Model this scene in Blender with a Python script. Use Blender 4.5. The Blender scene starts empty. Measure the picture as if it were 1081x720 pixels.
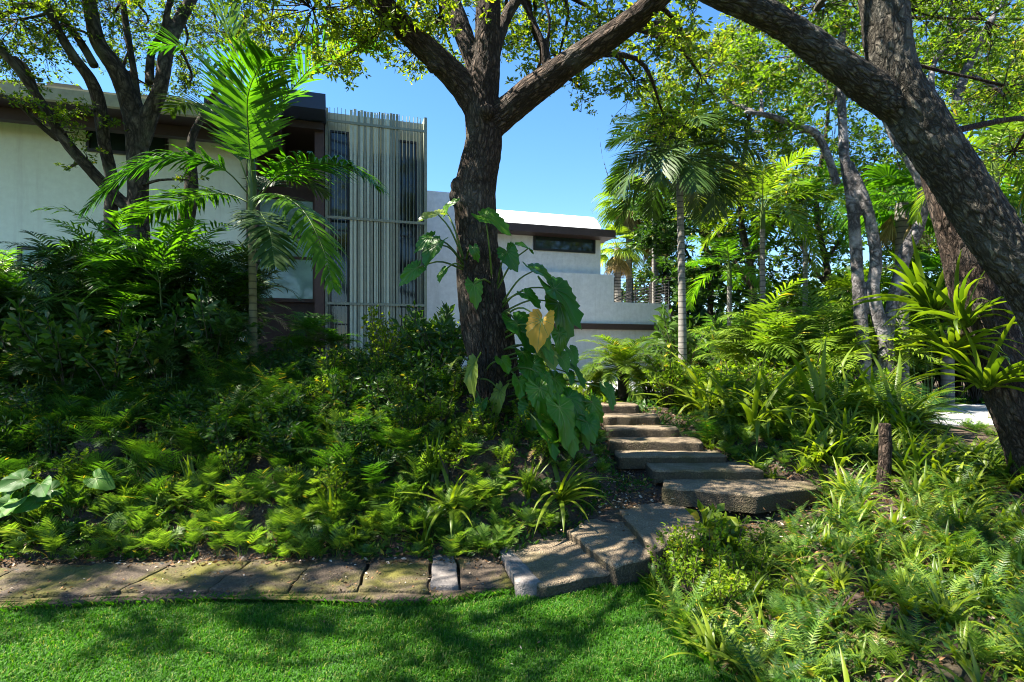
import bpy, math, random
import numpy as np
from mathutils import Vector, Matrix, noise as mn

# ------------------------------------------------------------------ scene, camera, light
S = bpy.context.scene
COL = S.collection
rng = np.random.default_rng(11)
random.seed(11)
R = math.radians

EYE = 2.0; HY = 375.0; CX = 540.5; F = 600.0          # photograph pixels (1081 wide)
cam_d = bpy.data.cameras.new("camera"); cam = bpy.data.objects.new("camera", cam_d)
COL.objects.link(cam); S.camera = cam
cam.location = (0, 0, EYE); cam.rotation_euler = (R(90), 0, 0)
cam_d.sensor_width = 36; cam_d.lens = 36 * F / 1081
cam_d.shift_y = (HY - 360) / 1081
cam_d.clip_start = 0.05; cam_d.clip_end = 2000

SUN_EL = 56.0; SUN_AZ = -93.0      # azimuth from +Y (away from the camera), negative is to the left
W = bpy.data.worlds.new("World"); S.world = W; W.use_nodes = True
wn = W.node_tree.nodes; wl = W.node_tree.links
bg = wn["Background"]; sky = wn.new("ShaderNodeTexSky"); sky.sky_type = 'NISHITA'
sky.sun_disc = False; sky.sun_elevation = R(SUN_EL); sky.sun_rotation = R(SUN_AZ)
sky.altitude = 0; sky.air_density = 1.0; sky.dust_density = 0.1; sky.ozone_density = 4.0
sh_ = wn.new('ShaderNodeHueSaturation'); sh_.inputs['Saturation'].default_value = 1.2; sh_.inputs['Value'].default_value = .84
wl.new(sky.outputs[0], sh_.inputs['Color']); wl.new(sh_.outputs[0], bg.inputs[0]); bg.inputs[1].default_value = 0.078
sl = bpy.data.lights.new("sun", 'SUN'); sun = bpy.data.objects.new("sun", sl); COL.objects.link(sun)
sl.energy = 5.0; sl.angle = R(0.53); sl.color = (1.0, 0.93, 0.80)
sd = Vector((math.sin(R(SUN_AZ)) * math.cos(R(SUN_EL)), math.cos(R(SUN_AZ)) * math.cos(R(SUN_EL)), math.sin(R(SUN_EL))))
sun.rotation_euler = sd.to_track_quat('Z', 'Y').to_euler()
S.view_settings.view_transform = 'Standard'; S.view_settings.look = 'None'
S.view_settings.gamma = 1; S.view_settings.use_curve_mapping = False
S.view_settings.exposure = 2.3
S.render.engine = 'CYCLES'
cy = S.cycles
cy.max_bounces = 6; cy.diffuse_bounces = 3; cy.glossy_bounces = 2; cy.transmission_bounces = 4
cy.transparent_max_bounces = 6; cy.use_denoising = True; cy.caustics_reflective = False; cy.caustics_refractive = False
cy.sample_clamp_indirect = 6; cy.filter_width = 1.05

# ------------------------------------------------------------------ helpers
def P(px, py, d): return np.array(((px - CX) / F * d, d, EYE + (HY - py) / F * d))
def rnd(a, b): return random.uniform(a, b)
def nz(v):
    v = np.asarray(v, float); n = np.linalg.norm(v, axis=-1, keepdims=True); return v / np.maximum(n, 1e-9)

class MB:
    """collects geometry, builds one mesh object"""
    def __init__(s): s.v = []; s.f = []; s.n = 0; s.m = []; s.sm = []
    def add(s, v, f, m=0, smooth=False):
        v = np.asarray(v, float).reshape(-1, 3); f = np.asarray(f, int)
        if len(f) == 0: return
        s.v.append(v); s.f.append(f + s.n); s.n += len(v)
        s.m.append(np.full(len(f), m)); s.sm.append(np.full(len(f), smooth))
    def merge(s, o, M=None):
        for v, f, m, sm in s._it(o):
            s.v.append(v if M is None else v @ M[:3, :3].T + M[:3, 3])
            s.f.append(f + s.n); s.m.append(m); s.sm.append(sm)
            s.n += len(v)
    @staticmethod
    def _it(o):
        off = 0
        for v, f, m, sm in zip(o.v, o.f, o.m, o.sm):
            yield v, f - off, m, sm
            off += len(v)
    def box(s, lo, hi, m=0):
        x0, y0, z0 = lo; x1, y1, z1 = hi
        v = [(x0,y0,z0),(x1,y0,z0),(x1,y1,z0),(x0,y1,z0),(x0,y0,z1),(x1,y0,z1),(x1,y1,z1),(x0,y1,z1)]
        s.add(v, [(0,3,2,1),(4,5,6,7),(0,1,5,4),(1,2,6,5),(2,3,7,6),(3,0,4,7)], m)
    def mesh(s, name):
        me = bpy.data.meshes.new(name)
        if not s.v: return me
        V = np.concatenate(s.v); k = [np.full(len(f), f.shape[1]) for f in s.f]
        tot = np.concatenate(k); idx = np.concatenate([f.ravel() for f in s.f])
        me.vertices.add(len(V)); me.vertices.foreach_set('co', V.ravel())
        me.loops.add(len(idx)); me.loops.foreach_set('vertex_index', idx)
        me.polygons.add(len(tot))
        me.polygons.foreach_set('loop_start', np.concatenate(([0], np.cumsum(tot)[:-1])))
        me.polygons.foreach_set('loop_total', tot)
        me.polygons.foreach_set('material_index', np.concatenate(s.m))
        me.polygons.foreach_set('use_smooth', np.concatenate(s.sm).astype(bool))
        me.update(); me.validate()
        return me
    def build(s, name, mats, parent=None):
        me = s.mesh(name)
        for m in (mats if isinstance(mats, (list, tuple)) else [mats]): me.materials.append(m)
        o = bpy.data.objects.new(name, me); COL.objects.link(o)
        if parent is not None: o.parent = parent
        return o

def tag(o, label=None, cat=None, group=None, kind=None):
    if label: o['label'] = label
    if cat: o['category'] = cat
    if group: o['group'] = group
    if kind: o['kind'] = kind
    return o
def empty(name, loc, label, cat, group=None, rz=0):
    o = bpy.data.objects.new(name, None); COL.objects.link(o); o.location = Vector([float(c) for c in loc]); o.rotation_euler = (0, 0, rz)
    o.empty_display_size = .2
    return tag(o, label, cat, group)
def copy_tree(o, parent=None):
    c = o.copy(); COL.objects.link(c)
    c.parent = parent
    for ch in o.children: copy_tree(ch, c)
    return c

def spline(pts, rad, n):
    pts = np.asarray(pts, float); rad = np.asarray(rad, float)
    q = np.concatenate([pts, rad[:, None]], 1)
    q = np.concatenate([[2*q[0]-q[1]], q, [2*q[-1]-q[-2]]])
    L = np.concatenate(([0], np.cumsum(np.linalg.norm(np.diff(pts, axis=0), axis=1))))
    out = []
    for t in np.linspace(0, L[-1], n):
        i = min(np.searchsorted(L, t, side='right') - 1, len(pts) - 2); i = max(i, 0)
        u = (t - L[i]) / max(L[i+1] - L[i], 1e-9)
        a, b, c, d = q[i], q[i+1], q[i+2], q[i+3]
        out.append(.5 * ((2*b) + (c-a)*u + (2*a-5*b+4*c-d)*u*u + (3*b-a-3*c+d)*u**3))
    out = np.array(out); return out[:, :3], np.maximum(out[:, 3], 1e-4)
def frames(pts):
    T = nz(np.gradient(pts, axis=0)); N = np.zeros_like(T)
    a = np.array((1., 0, 0)) if abs(T[0][0]) < .8 else np.array((0, 1., 0))
    N[0] = nz(a - T[0]*a.dot(T[0]))
    for i in range(1, len(T)):
        v = N[i-1] - T[i]*N[i-1].dot(T[i]); N[i] = nz(v)
    return T, N, np.cross(T, N)
def tube(mb, pts, rad, seg=8, m=0, cap=True, wob=0, smooth=True):
    pts = np.asarray(pts, float); rad = np.broadcast_to(np.asarray(rad, float), (len(pts),))
    T, N, B = frames(pts); a = np.linspace(0, 2*np.pi, seg, endpoint=False)
    r = rad[:, None] * (1 + (wob*rng.standard_normal((len(pts), seg)) if wob else 0))
    V = pts[:, None] + r[..., None]*(np.cos(a)[None, :, None]*N[:, None] + np.sin(a)[None, :, None]*B[:, None])
    V = V.reshape(-1, 3); n = len(pts)
    i = np.arange(n-1)[:, None]*seg; j = np.arange(seg)[None]; k = (j+1) % seg
    Fq = np.stack([i+j, i+k, i+seg+k, i+seg+j], -1).reshape(-1, 4)
    mb.add(V, Fq, m, smooth)
    if cap:
        for e, ring in ((0, range(seg-1, -1, -1)), (n-1, range(seg))):
            mb.add(V[e*seg:(e+1)*seg], [list(ring)], m, False)

# ------------------------------------------------------------------ materials
def mat(name):
    m = bpy.data.materials.new(name); m.use_nodes = True
    nt = m.node_tree; return m, nt.nodes, nt.links, nt.nodes['Principled BSDF']
def ramp(N, L, src, stops):
    r = N.new('ShaderNodeValToRGB'); el = r.color_ramp.elements
    while len(el) < len(stops): el.new(0.5)
    for e, (p, c) in zip(el, stops): e.position = p; e.color = (*c, 1) if len(c) == 3 else c
    L.new(src, r.inputs[0]); return r.outputs[0]
def noise_t(N, L, scale, detail=4, vec=None, rough=.6, dist=0):
    t = N.new('ShaderNodeTexNoise'); t.inputs['Scale'].default_value = scale; t.inputs['Detail'].default_value = detail
    t.inputs['Roughness'].default_value = rough; t.inputs['Distortion'].default_value = dist
    if vec is not None: L.new(vec, t.inputs['Vector'])
    return t.outputs['Fac']
def mixc(N, L, fac, a, b, mode='MIX'):
    x = N.new('ShaderNodeMix'); x.data_type = 'RGBA'; x.blend_type = mode
    for sock, val in ((x.inputs[0], fac), (x.inputs[6], a), (x.inputs[7], b)):
        if isinstance(val, bpy.types.NodeSocket): L.new(val, sock)
        elif isinstance(val, (int, float)): sock.default_value = val
        else: sock.default_value = (*val, 1)
    return x.outputs[2]
def bump(N, L, h, strength, dist=.02, normal=None):
    b = N.new('ShaderNodeBump'); b.inputs['Strength'].default_value = strength; b.inputs['Distance'].default_value = dist
    L.new(h, b.inputs['Height'])
    if normal is not None: L.new(normal, b.inputs['Normal'])
    return b.outputs[0]
def geo(N, L): return N.new('ShaderNodeNewGeometry')
def coords(N, what='Object'): return N.new('ShaderNodeTexCoord').outputs[what]

def leaf_mat(name, ca, cb, tr=.35, rough=.42, yellow=.06, spec=.32, dead=None, tcol=(1.75, 1.8, .5)):
    ca = (ca[0]*.80, ca[1]*.72, ca[2]*.5); cb = (cb[0]*1.08, cb[1]*.94, cb[2]*.68)
    m, N, L, bs = mat(name)
    g = geo(N, L); oi = N.new('ShaderNodeObjectInfo')
    c = mixc(N, L, g.outputs['Random Per Island'], ca, cb)
    dk = tuple(x*.62 for x in ca)
    nf = noise_t(N, L, 1.7, 2, coords(N, 'Object'))
    rr = ramp(N, L, nf, [(.35, (0, 0, 0)), (.65, (1, 1, 1))])
    c = mixc(N, L, rr, mixc(N, L, .35, c, dk), c)
    if yellow > 0:
        w = N.new('ShaderNodeTexWhiteNoise'); w.noise_dimensions = '1D'; L.new(g.outputs['Random Per Island'], w.inputs['W'])
        gt = N.new('ShaderNodeMath'); gt.operation = 'LESS_THAN'; L.new(w.outputs['Value'], gt.inputs[0]); gt.inputs[1].default_value = yellow
        c = mixc(N, L, gt.outputs[0], c, dead or (.30, .24, .03))
    hs = N.new('ShaderNodeHueSaturation'); L.new(c, hs.inputs['Color'])
    mr = N.new('ShaderNodeMapRange'); L.new(oi.outputs['Random'], mr.inputs[0]); mr.inputs[3].default_value = .7; mr.inputs[4].default_value = 1.3
    L.new(mr.outputs[0], hs.inputs['Value'])
    mr2 = N.new('ShaderNodeMapRange'); L.new(oi.outputs['Random'], mr2.inputs[0]); mr2.inputs[3].default_value = .515; mr2.inputs[4].default_value = .485
    L.new(mr2.outputs[0], hs.inputs['Hue'])
    c = hs.outputs[0]
    L.new(c, bs.inputs['Base Color']); bs.inputs['Roughness'].default_value = rough; bs.inputs['Specular IOR Level'].default_value = spec
    t = N.new('ShaderNodeBsdfTranslucent'); L.new(mixc(N, L, 1.0, c, tcol, 'MULTIPLY'), t.inputs['Color'])
    mx = N.new('ShaderNodeMixShader'); mx.inputs[0].default_value = tr
    L.new(bs.outputs[0], mx.inputs[1]); L.new(t.outputs[0], mx.inputs[2])
    L.new(mx.outputs[0], N['Material Output'].inputs['Surface'])
    return m

M = {}
M['oak_leaf'] = leaf_mat('oak_leaf', (.085, .16, .016), (.18, .29, .026), .55, .5, .02)
M['bg_leaf'] = leaf_mat('background_leaf', (.08, .17, .016), (.19, .33, .03), .55, .5, .03)
M['bg_leaf_y'] = leaf_mat('yellow_green_leaf', (.09, .17, .016), (.20, .30, .028), .48, .45, .04)
M['dark_leaf'] = leaf_mat('dark_shrub_leaf', (.024, .08, .014), (.05, .13, .02), .35, .5, .02)
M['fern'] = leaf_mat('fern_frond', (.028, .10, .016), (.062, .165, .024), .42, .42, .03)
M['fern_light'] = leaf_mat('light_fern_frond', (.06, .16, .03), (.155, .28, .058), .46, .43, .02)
M['strap'] = leaf_mat('strap_leaf', (.07, .155, .014), (.19, .29, .028), .45, .42, .06)
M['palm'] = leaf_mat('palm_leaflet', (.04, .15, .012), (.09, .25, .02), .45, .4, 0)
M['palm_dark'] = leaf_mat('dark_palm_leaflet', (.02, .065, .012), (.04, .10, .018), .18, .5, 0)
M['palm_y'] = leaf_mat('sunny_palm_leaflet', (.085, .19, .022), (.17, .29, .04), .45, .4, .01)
M['philo'] = leaf_mat('philodendron_leaf', (.022, .115, .010), (.05, .18, .014), .3, .36, 0, .3)
M['ear'] = leaf_mat('elephant_ear_leaf', (.03, .12, .02), (.06, .18, .03), .3, .55, 0, .2)
M['philo_light'] = leaf_mat('pale_philodendron_leaf', (.16, .26, .06), (.22, .32, .09), .45, .35, 0)  # pale leaf, with the glow of sun shining through put into its colour
M['philo_yellow'] = leaf_mat('yellowed_leaf', (.42, .27, .03), (.5, .34, .05), .45, .5, 0)
M['grass'] = leaf_mat('grass_blade', (.022, .12, .005), (.052, .20, .010), .42, .6, .09, .3, dead=(.16, .2, .05))
M['dead_frond'] = leaf_mat('dead_frond', (.20, .16, .10), (.38, .32, .22), .2, .8, 0, .1)
M['litter'] = leaf_mat('leaf_litter', (.08, .045, .028), (.32, .20, .14), .1, .8, .15, .2, dead=(.45, .36, .28))
M['vein'] = leaf_mat('leaf_vein', (.10, .2, .05), (.14, .25, .07), .2, .4, 0)
M['petiole'] = leaf_mat('green_stalk', (.06, .13, .03), (.09, .16, .035), .05, .4, 0)

def bark_mat(name, dark, mid, light, sc=(26, 26, 7), lich=(.32, .32, .28), lf=.25, bs_=.9):
    m, N, L, bs = mat(name)
    at = N.new('ShaderNodeAttribute'); at.attribute_name = 'bark'
    mp = N.new('ShaderNodeMapping'); mp.inputs['Scale'].default_value = sc; L.new(at.outputs['Vector'], mp.inputs['Vector'])
    n0 = N.new('ShaderNodeTexNoise'); n0.inputs['Scale'].default_value = .7; n0.inputs['Detail'].default_value = 3; L.new(mp.outputs[0], n0.inputs['Vector'])
    ad = N.new('ShaderNodeMix'); ad.data_type = 'VECTOR'; ad.inputs[0].default_value = .55
    L.new(mp.outputs[0], ad.inputs[4]); L.new(n0.outputs['Color'], ad.inputs[5])
    v = N.new('ShaderNodeTexVoronoi'); v.feature = 'DISTANCE_TO_EDGE'; v.inputs['Scale'].default_value = 1.25; L.new(ad.outputs[1], v.inputs['Vector'])
    nr = noise_t(N, L, .62, 5, ad.outputs[1], .6, 1.2)
    rid = N.new('ShaderNodeMath'); rid.operation = 'SUBTRACT'; L.new(nr, rid.inputs[0]); rid.inputs[1].default_value = .5
    ra = N.new('ShaderNodeMath'); ra.operation = 'ABSOLUTE'; L.new(rid.outputs[0], ra.inputs[0])
    rs = N.new('ShaderNodeMath'); rs.operation = 'MULTIPLY'; L.new(ra.outputs[0], rs.inputs[0]); rs.inputs[1].default_value = 3.2
    mnn = N.new('ShaderNodeMath'); mnn.operation = 'SMOOTH_MIN'; mnn.inputs[2].default_value = .15; L.new(rs.outputs[0], mnn.inputs[0]); L.new(v.outputs['Distance'], mnn.inputs[1])
    n2 = noise_t(N, L, 3.5, 6, mp.outputs[0])
    pl = ramp(N, L, mnn.outputs[0], [(.0, (0, 0, 0)), (.26, (1, 1, 1))])
    n3 = noise_t(N, L, 2.2, 4, coords(N, 'Object'))
    base = ramp(N, L, n2, [(.3, dark), (.52, mid), (.75, light)])
    base = mixc(N, L, pl, tuple(x*.35 for x in dark), base)
    lm = ramp(N, L, n3, [(.5, (0, 0, 0)), (.68, (lf, lf, lf))])
    base = mixc(N, L, lm, base, lich)
    L.new(base, bs.inputs['Base Color']); bs.inputs['Roughness'].default_value = .9; bs.inputs['Specular IOR Level'].default_value = .2
    hm = N.new('ShaderNodeMath'); hm.operation = 'MULTIPLY_ADD'; L.new(n2, hm.inputs[0]); hm.inputs[1].default_value = .5; L.new(pl, hm.inputs[2])
    L.new(bump(N, L, hm.outputs[0], bs_, .035), bs.inputs['Normal'])
    return m
M['oak_bark'] = bark_mat('oak_bark', (.05, .032, .022), (.12, .082, .06), (.21, .16, .125), sc=(34, 34, 11), lf=.12)
M['oak_bark_grey'] = bark_mat('grey_oak_bark', (.055, .045, .032), (.12, .105, .08), (.24, .22, .175), sc=(34, 34, 13), lf=.22)
M['smooth_bark'] = bark_mat('smooth_bark', (.05, .038, .026), (.10, .078, .055), (.17, .14, .10), sc=(12, 12, 6), bs_=.3, lich=(.2, .22, .15))
M['pale_bark'] = bark_mat('pale_bark', (.13, .12, .12), (.22, .20, .2), (.34, .31, .31), sc=(10, 10, 9), bs_=.4, lf=.5, lich=(.42, .4, .4))
def palm_trunk_mat(name, a, b, ring=60):
    m, N, L, bs = mat(name)
    at = coords(N, 'Object'); sp = N.new('ShaderNodeSeparateXYZ'); L.new(at, sp.inputs[0])
    w = N.new('ShaderNodeMath'); w.operation = 'SINE'; mu = N.new('ShaderNodeMath'); mu.operation = 'MULTIPLY'; mu.inputs[1].default_value = ring
    L.new(sp.outputs[2], mu.inputs[0]); L.new(mu.outputs[0], w.inputs[0])
    n = noise_t(N, L, 14, 5, at)
    c = ramp(N, L, n, [(.3, a), (.7, b)])
    rr = ramp(N, L, w.outputs[0], [(.75, (0, 0, 0)), (.95, (1, 1, 1))])
    c = mixc(N, L, rr, c, tuple(x*.5 for x in a)); L.new(c, bs.inputs['Base Color']); bs.inputs['Roughness'].default_value = .8
    L.new(bump(N, L, n, .4, .01), bs.inputs['Normal'])
    return m
M['palm_trunk'] = palm_trunk_mat('palm_trunk', (.13, .12, .05), (.22, .19, .08))
M['palm_trunk_grey'] = palm_trunk_mat('grey_palm_trunk', (.14, .13, .12), (.25, .23, .2), 50)

def soil_mat():
    m, N, L, bs = mat('garden_soil'); c = coords(N, 'Object')
    n1 = noise_t(N, L, 2.2, 6, c); n2 = noise_t(N, L, 38, 5, c, .75)
    a = ramp(N, L, n2, [(.3, (.018, .011, .007)), (.5, (.06, .036, .024)), (.72, (.16, .105, .075))])
    a = mixc(N, L, ramp(N, L, n1, [(.45, (0, 0, 0)), (.65, (.6, .6, .6))]), a, (.035, .045, .015))
    L.new(a, bs.inputs['Base Color']); bs.inputs['Roughness'].default_value = .95
    L.new(bump(N, L, n2, .8, .03), bs.inputs['Normal']); return m
M['soil'] = soil_mat()
def lawn_mat():
    m, N, L, bs = mat('lawn_ground'); c = coords(N, 'Object'); n = noise_t(N, L, 30, 5, c)
    L.new(ramp(N, L, n, [(.3, (.014, .05, .007)), (.7, (.04, .11, .014))]), bs.inputs['Base Color']); bs.inputs['Roughness'].default_value = .9
    return m
M['lawn'] = lawn_mat()
def stone_mat(name, a, b, c_, moss=.5, mosscol=(.13, .13, .012), bmp=.7, mscale=1.6):
    m, N, L, bs = mat(name); c = coords(N, 'Object')
    n1 = noise_t(N, L, mscale, 5, c, .65, .4); n2 = noise_t(N, L, 45, 6, c, .8); n3 = noise_t(N, L, 6, 5, c)
    v = N.new('ShaderNodeTexVoronoi'); v.inputs['Scale'].default_value = 60; L.new(c, v.inputs['Vector'])
    col = ramp(N, L, n2, [(.28, a), (.5, b), (.75, c_)])
    col = mixc(N, L, ramp(N, L, v.outputs['Distance'], [(.12, (.55, .55, .55)), (.4, (0, 0, 0))]), col, tuple(x*.3 for x in a))
    col = mixc(N, L, ramp(N, L, n3, [(.4, (.6, .6, .6)), (.62, (0, 0, 0))]), col, tuple(x*.55 for x in b))
    mm = ramp(N, L, n1, [(.56 - .12*moss, (0, 0, 0)), (.74 - .12*moss, (moss,)*3)])
    col = mixc(N, L, mm, col, mixc(N, L, n2, tuple(x*.5 for x in mosscol), mosscol))
    L.new(col, bs.inputs['Base Color']); bs.inputs['Roughness'].default_value = .92
    hh = N.new('ShaderNodeMath'); hh.operation = 'ADD'; L.new(n2, hh.inputs[0]); L.new(v.outputs['Distance'], hh.inputs[1])
    L.new(bump(N, L, hh.outputs[0], bmp, .012), bs.inputs['Normal']); return m
M['path_stone'] = stone_mat('mossy_path_stone', (.018, .013, .009), (.065, .045, .028), (.19, .135, .09), .95, (.12, .11, .006))
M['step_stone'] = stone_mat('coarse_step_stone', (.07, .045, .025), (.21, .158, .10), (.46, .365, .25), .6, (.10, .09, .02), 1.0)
M['riser'] = stone_mat('dark_pitted_riser', (.02, .015, .008), (.075, .055, .03), (.22, .17, .10), .6, (.06, .06, .012), 1.0)  # side faces in darker step-stone tones than the treads
M['pale_conc'] = stone_mat('pale_concrete', (.09, .08, .07), (.19, .165, .15), (.31, .28, .26), .15, bmp=.4)
M['rock'] = stone_mat('dark_limestone', (.012, .009, .006), (.035, .027, .02), (.08, .062, .045), .5, (.04, .06, .01), 1.0)
M['drive'] = stone_mat('grey_driveway', (.3, .3, .31), (.42, .42, .43), (.55, .55, .55), .1, bmp=.2)

def plain(name, col, rough=.6, spec=.4, nscale=8, amt=.12, metal=0, bmp=.05):
    m, N, L, bs = mat(name); c = coords(N, 'Object'); n = noise_t(N, L, nscale, 4, c); n2 = noise_t(N, L, nscale*.12, 3, c)
    a = ramp(N, L, n, [(.3, tuple(x*(1-amt) for x in col)), (.7, tuple(min(1, x*(1+amt*.4)) for x in col))])
    a = mixc(N, L, ramp(N, L, n2, [(.4, (amt,)*3), (.7, (0, 0, 0))]), a, tuple(x*.6 for x in col))
    if 'stucco' in name:
        mp = N.new('ShaderNodeMapping'); mp.inputs['Scale'].default_value = (3, 3, .22); L.new(c, mp.inputs['Vector']); st_ = noise_t(N, L, 1.6, 5, mp.outputs[0], .7)
        a = mixc(N, L, ramp(N, L, st_, [(.52, (0, 0, 0)), (.72, (.28, .28, .28))]), a, (.42, .43, .38))
    L.new(a, bs.inputs['Base Color']); bs.inputs['Roughness'].default_value = rough; bs.inputs['Specular IOR Level'].default_value = spec
    bs.inputs['Metallic'].default_value = metal
    if bmp: L.new(bump(N, L, noise_t(N, L, nscale*12, 3, c), bmp, .005), bs.inputs['Normal'])
    return m
M['stucco'] = plain('white_stucco', (.86, .86, .87), .85, .2)
M['stucco_green'] = plain('pale_green_stucco', (.70, .79, .70), .85, .2, amt=.08)
M['roof_white'] = plain('white_roof', (.85, .85, .85), .6)
M['fascia'] = plain('beige_fascia', (.42, .40, .31), .7, amt=.2)
M['navy'] = plain('dark_blue_canopy', (.03, .045, .09), .5)
M['brown'] = plain('brown_timber', (.075, .042, .034), .55, .4, 14, .25)
M['dark_brown'] = plain('dark_soffit', (.035, .022, .02), .6)
M['tile'] = plain('dark_roof_tile', (.14, .14, .12), .8)
M['slat'] = plain('grey_green_slat', (.24, .26, .20), .6, amt=.2)
M['slat_light'] = plain('pale_slat', (.48, .52, .42), .6)
M['panel'] = plain('pale_screen_panel', (.40, .43, .35), .8)
M['frame'] = plain('black_window_frame', (.015, .016, .018), .4)
M['steel'] = plain('dark_railing_steel', (.05, .048, .045), .45, metal=.3)
def glass(name, col, rough=.06):
    m, N, L, bs = mat(name); c = coords(N, 'Object'); n = noise_t(N, L, 1.6, 3, c)
    L.new(ramp(N, L, n, [(.35, tuple(x*.6 for x in col)), (.65, col)]), bs.inputs['Base Color'])
    bs.inputs['Roughness'].default_value = rough; bs.inputs['Specular IOR Level'].default_value = .5; bs.inputs['IOR'].default_value = 1.5
    bs.inputs['Coat Weight'].default_value = .15; bs.inputs['Coat Roughness'].default_value = .03
    L.new(bump(N, L, noise_t(N, L, 3, 2, c), .06, .01), bs.inputs['Normal'])
    return m
M['glass_dark'] = glass('dark_glass', (.02, .035, .035))
M['glass_cyan'] = glass('pale_cyan_glass', (.34, .55, .5))

# ------------------------------------------------------------------ ground
LE_PX = [(-700, 652), (-300, 650), (-60, 648), (0, 646), (100, 641), (220, 636), (300, 636), (400, 642), (490, 636), (530, 629), (570, 620),
         (600, 613), (650, 605), (672, 607), (684, 622), (692, 642), (715, 670), (745, 697), (790, 740), (860, 800), (960, 900)]
LE = np.array([P(x, y, F*EYE/(y-HY))[:2] for x, y in LE_PX])
LAWN = np.concatenate([LE, [[1.9, .5], [2.2, -12], [-14, -12], [-14, LE[0][1]]]])
def seg_dist(pts, poly, closed=True):
    a = poly; b = np.roll(poly, -1, 0)
    if not closed: a = poly[:-1]; b = poly[1:]
    p = pts[:, None]; ab = b - a; t = np.clip(((p-a)*ab).sum(-1)/np.maximum((ab*ab).sum(-1), 1e-9), 0, 1)
    return np.sqrt((((a + t[..., None]*ab) - p)**2).sum(-1)).min(1)
def inside(pts, poly):
    x, y = pts[:, 0], pts[:, 1]; c = np.zeros(len(pts), bool); n = len(poly)
    for i in range(n):
        x1, y1 = poly[i]; x2, y2 = poly[(i+1) % n]
        k = ((y1 > y) != (y2 > y)) & (x < (x2-x1)*(y-y1)/((y2-y1) or 1e-9) + x1); c ^= k
    return c
DRIVE = np.array([(6.1, 8.8), (9, 8.3), (20, 10), (30, 13), (30, 15.5), (13, 12.8), (8.1, 12.0)])
def sst(a, b, x): t = np.clip((x-a)/(b-a), 0, 1); return t*t*(3-2*t)
def ground(x, y):
    x = np.atleast_1d(np.asarray(x, float)); y = np.atleast_1d(np.asarray(y, float))
    Lz = np.interp(y, [4.4, 5.25, 5.5, 5.9, 6.6, 7.5, 9, 11, 20], [0, .0, .10, .40, 1.0, 1.45, 1.62, 1.6, 1.4])
    Sz = np.interp(y, [4.4, 5.0, 5.6, 6.0, 6.4, 6.9, 7.8, 9.15, 9.6, 20], [0.0, .0, .04, .12, .24, .38, .60, .99, 1.14, 1.1])
    Rz = np.interp(y, [2, 4.5, 6, 7.5, 9, 11, 13, 25], [.1, .28, .52, .85, 1.02, .82, .78, .9])
    xl = np.interp(y, [5.3, 6.4, 7.0, 9.5, 14], [0.15, 1.0, 1.35, 1.4, .8])     # left edge of the stairs corridor
    xr = np.interp(y, [5.0, 6.0, 6.5, 7.0, 9.5, 14], [2.0, 3.1, 3.6, 2.9, 2.3, 3])
    a = sst(xl - .9, xl + .05, x); b = sst(xr - .05, xr + .8, x)
    z = Lz*(1-a) + Sz*a*(1-b) + Rz*b
    pts = np.stack([x, y], 1); d = seg_dist(pts, LAWN); ins = inside(pts, LAWN)
    z = np.where(ins, -.05, np.minimum(z, -.0 + .42*d + .9*np.maximum(d-.5, 0)))
    far = sst(30, 60, np.hypot(x, y)); z = z*(1-far) + .8*far
    nn = .03*np.sin(x*3.1+y*1.7) + .025*np.sin(x*7.3-y*5.1) + .02*np.sin(y*9.7+x*2.3)
    dv = inside(pts, DRIVE); z = np.where(dv, .80, z); nn = np.where(dv, 0, nn)
    return np.where(ins, z, z + nn*np.where(x < .3, sst(.8, 1.3, d), sst(.0, .6, d)))
def gz(x, y): return float(ground(x, y)[0])
def G(px, py):
    """where the sight line through a photograph pixel meets the ground"""
    d = np.linspace(2.2, 30, 1400); p = np.stack([(px-CX)/F*d, d], 1); z = EYE + (HY-py)/F*d
    g = ground(p[:, 0], p[:, 1]); k = np.argmax(z < g)
    if z[k] >= g[k]: k = len(d)-1
    return np.array((p[k, 0], p[k, 1], g[k]))

def make_ground():
    xs = np.concatenate([[-400, -150, -60, -30], np.arange(-16, 14, .09), [16, 20, 30, 60, 150, 400]])
    ys = np.concatenate([[-400, -100, -30, -13, -6, -2, 0, 1, 1.6], np.arange(2.0, 15, .09), [16, 17, 18, 20, 22, 25, 30, 40, 60, 150, 400, 900]])
    X, Y = np.meshgrid(xs, ys); Z = ground(X.ravel(), Y.ravel())
    for k in range(len(Z)):
        pass
    V = np.stack([X.ravel(), Y.ravel(), Z], 1); nx = len(xs)
    i, j = np.meshgrid(np.arange(len(ys)-1), np.arange(nx-1), indexing='ij'); a = (i*nx + j).ravel()
    mb = MB(); mb.add(V, np.stack([a, a+1, a+nx+1, a+nx], 1), 0, True)
    tag(mb.build('garden_ground', M['soil']), kind='structure')
make_ground()
mb = MB(); mb.add(np.c_[LAWN, np.zeros(len(LAWN))], [list(range(len(LAWN)))[::-1]])
_n = mb.build('lawn', M['lawn']); tag(_n, kind='structure')
if _n.data.polygons[0].normal.z < 0: _n.data.flip_normals()

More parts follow.
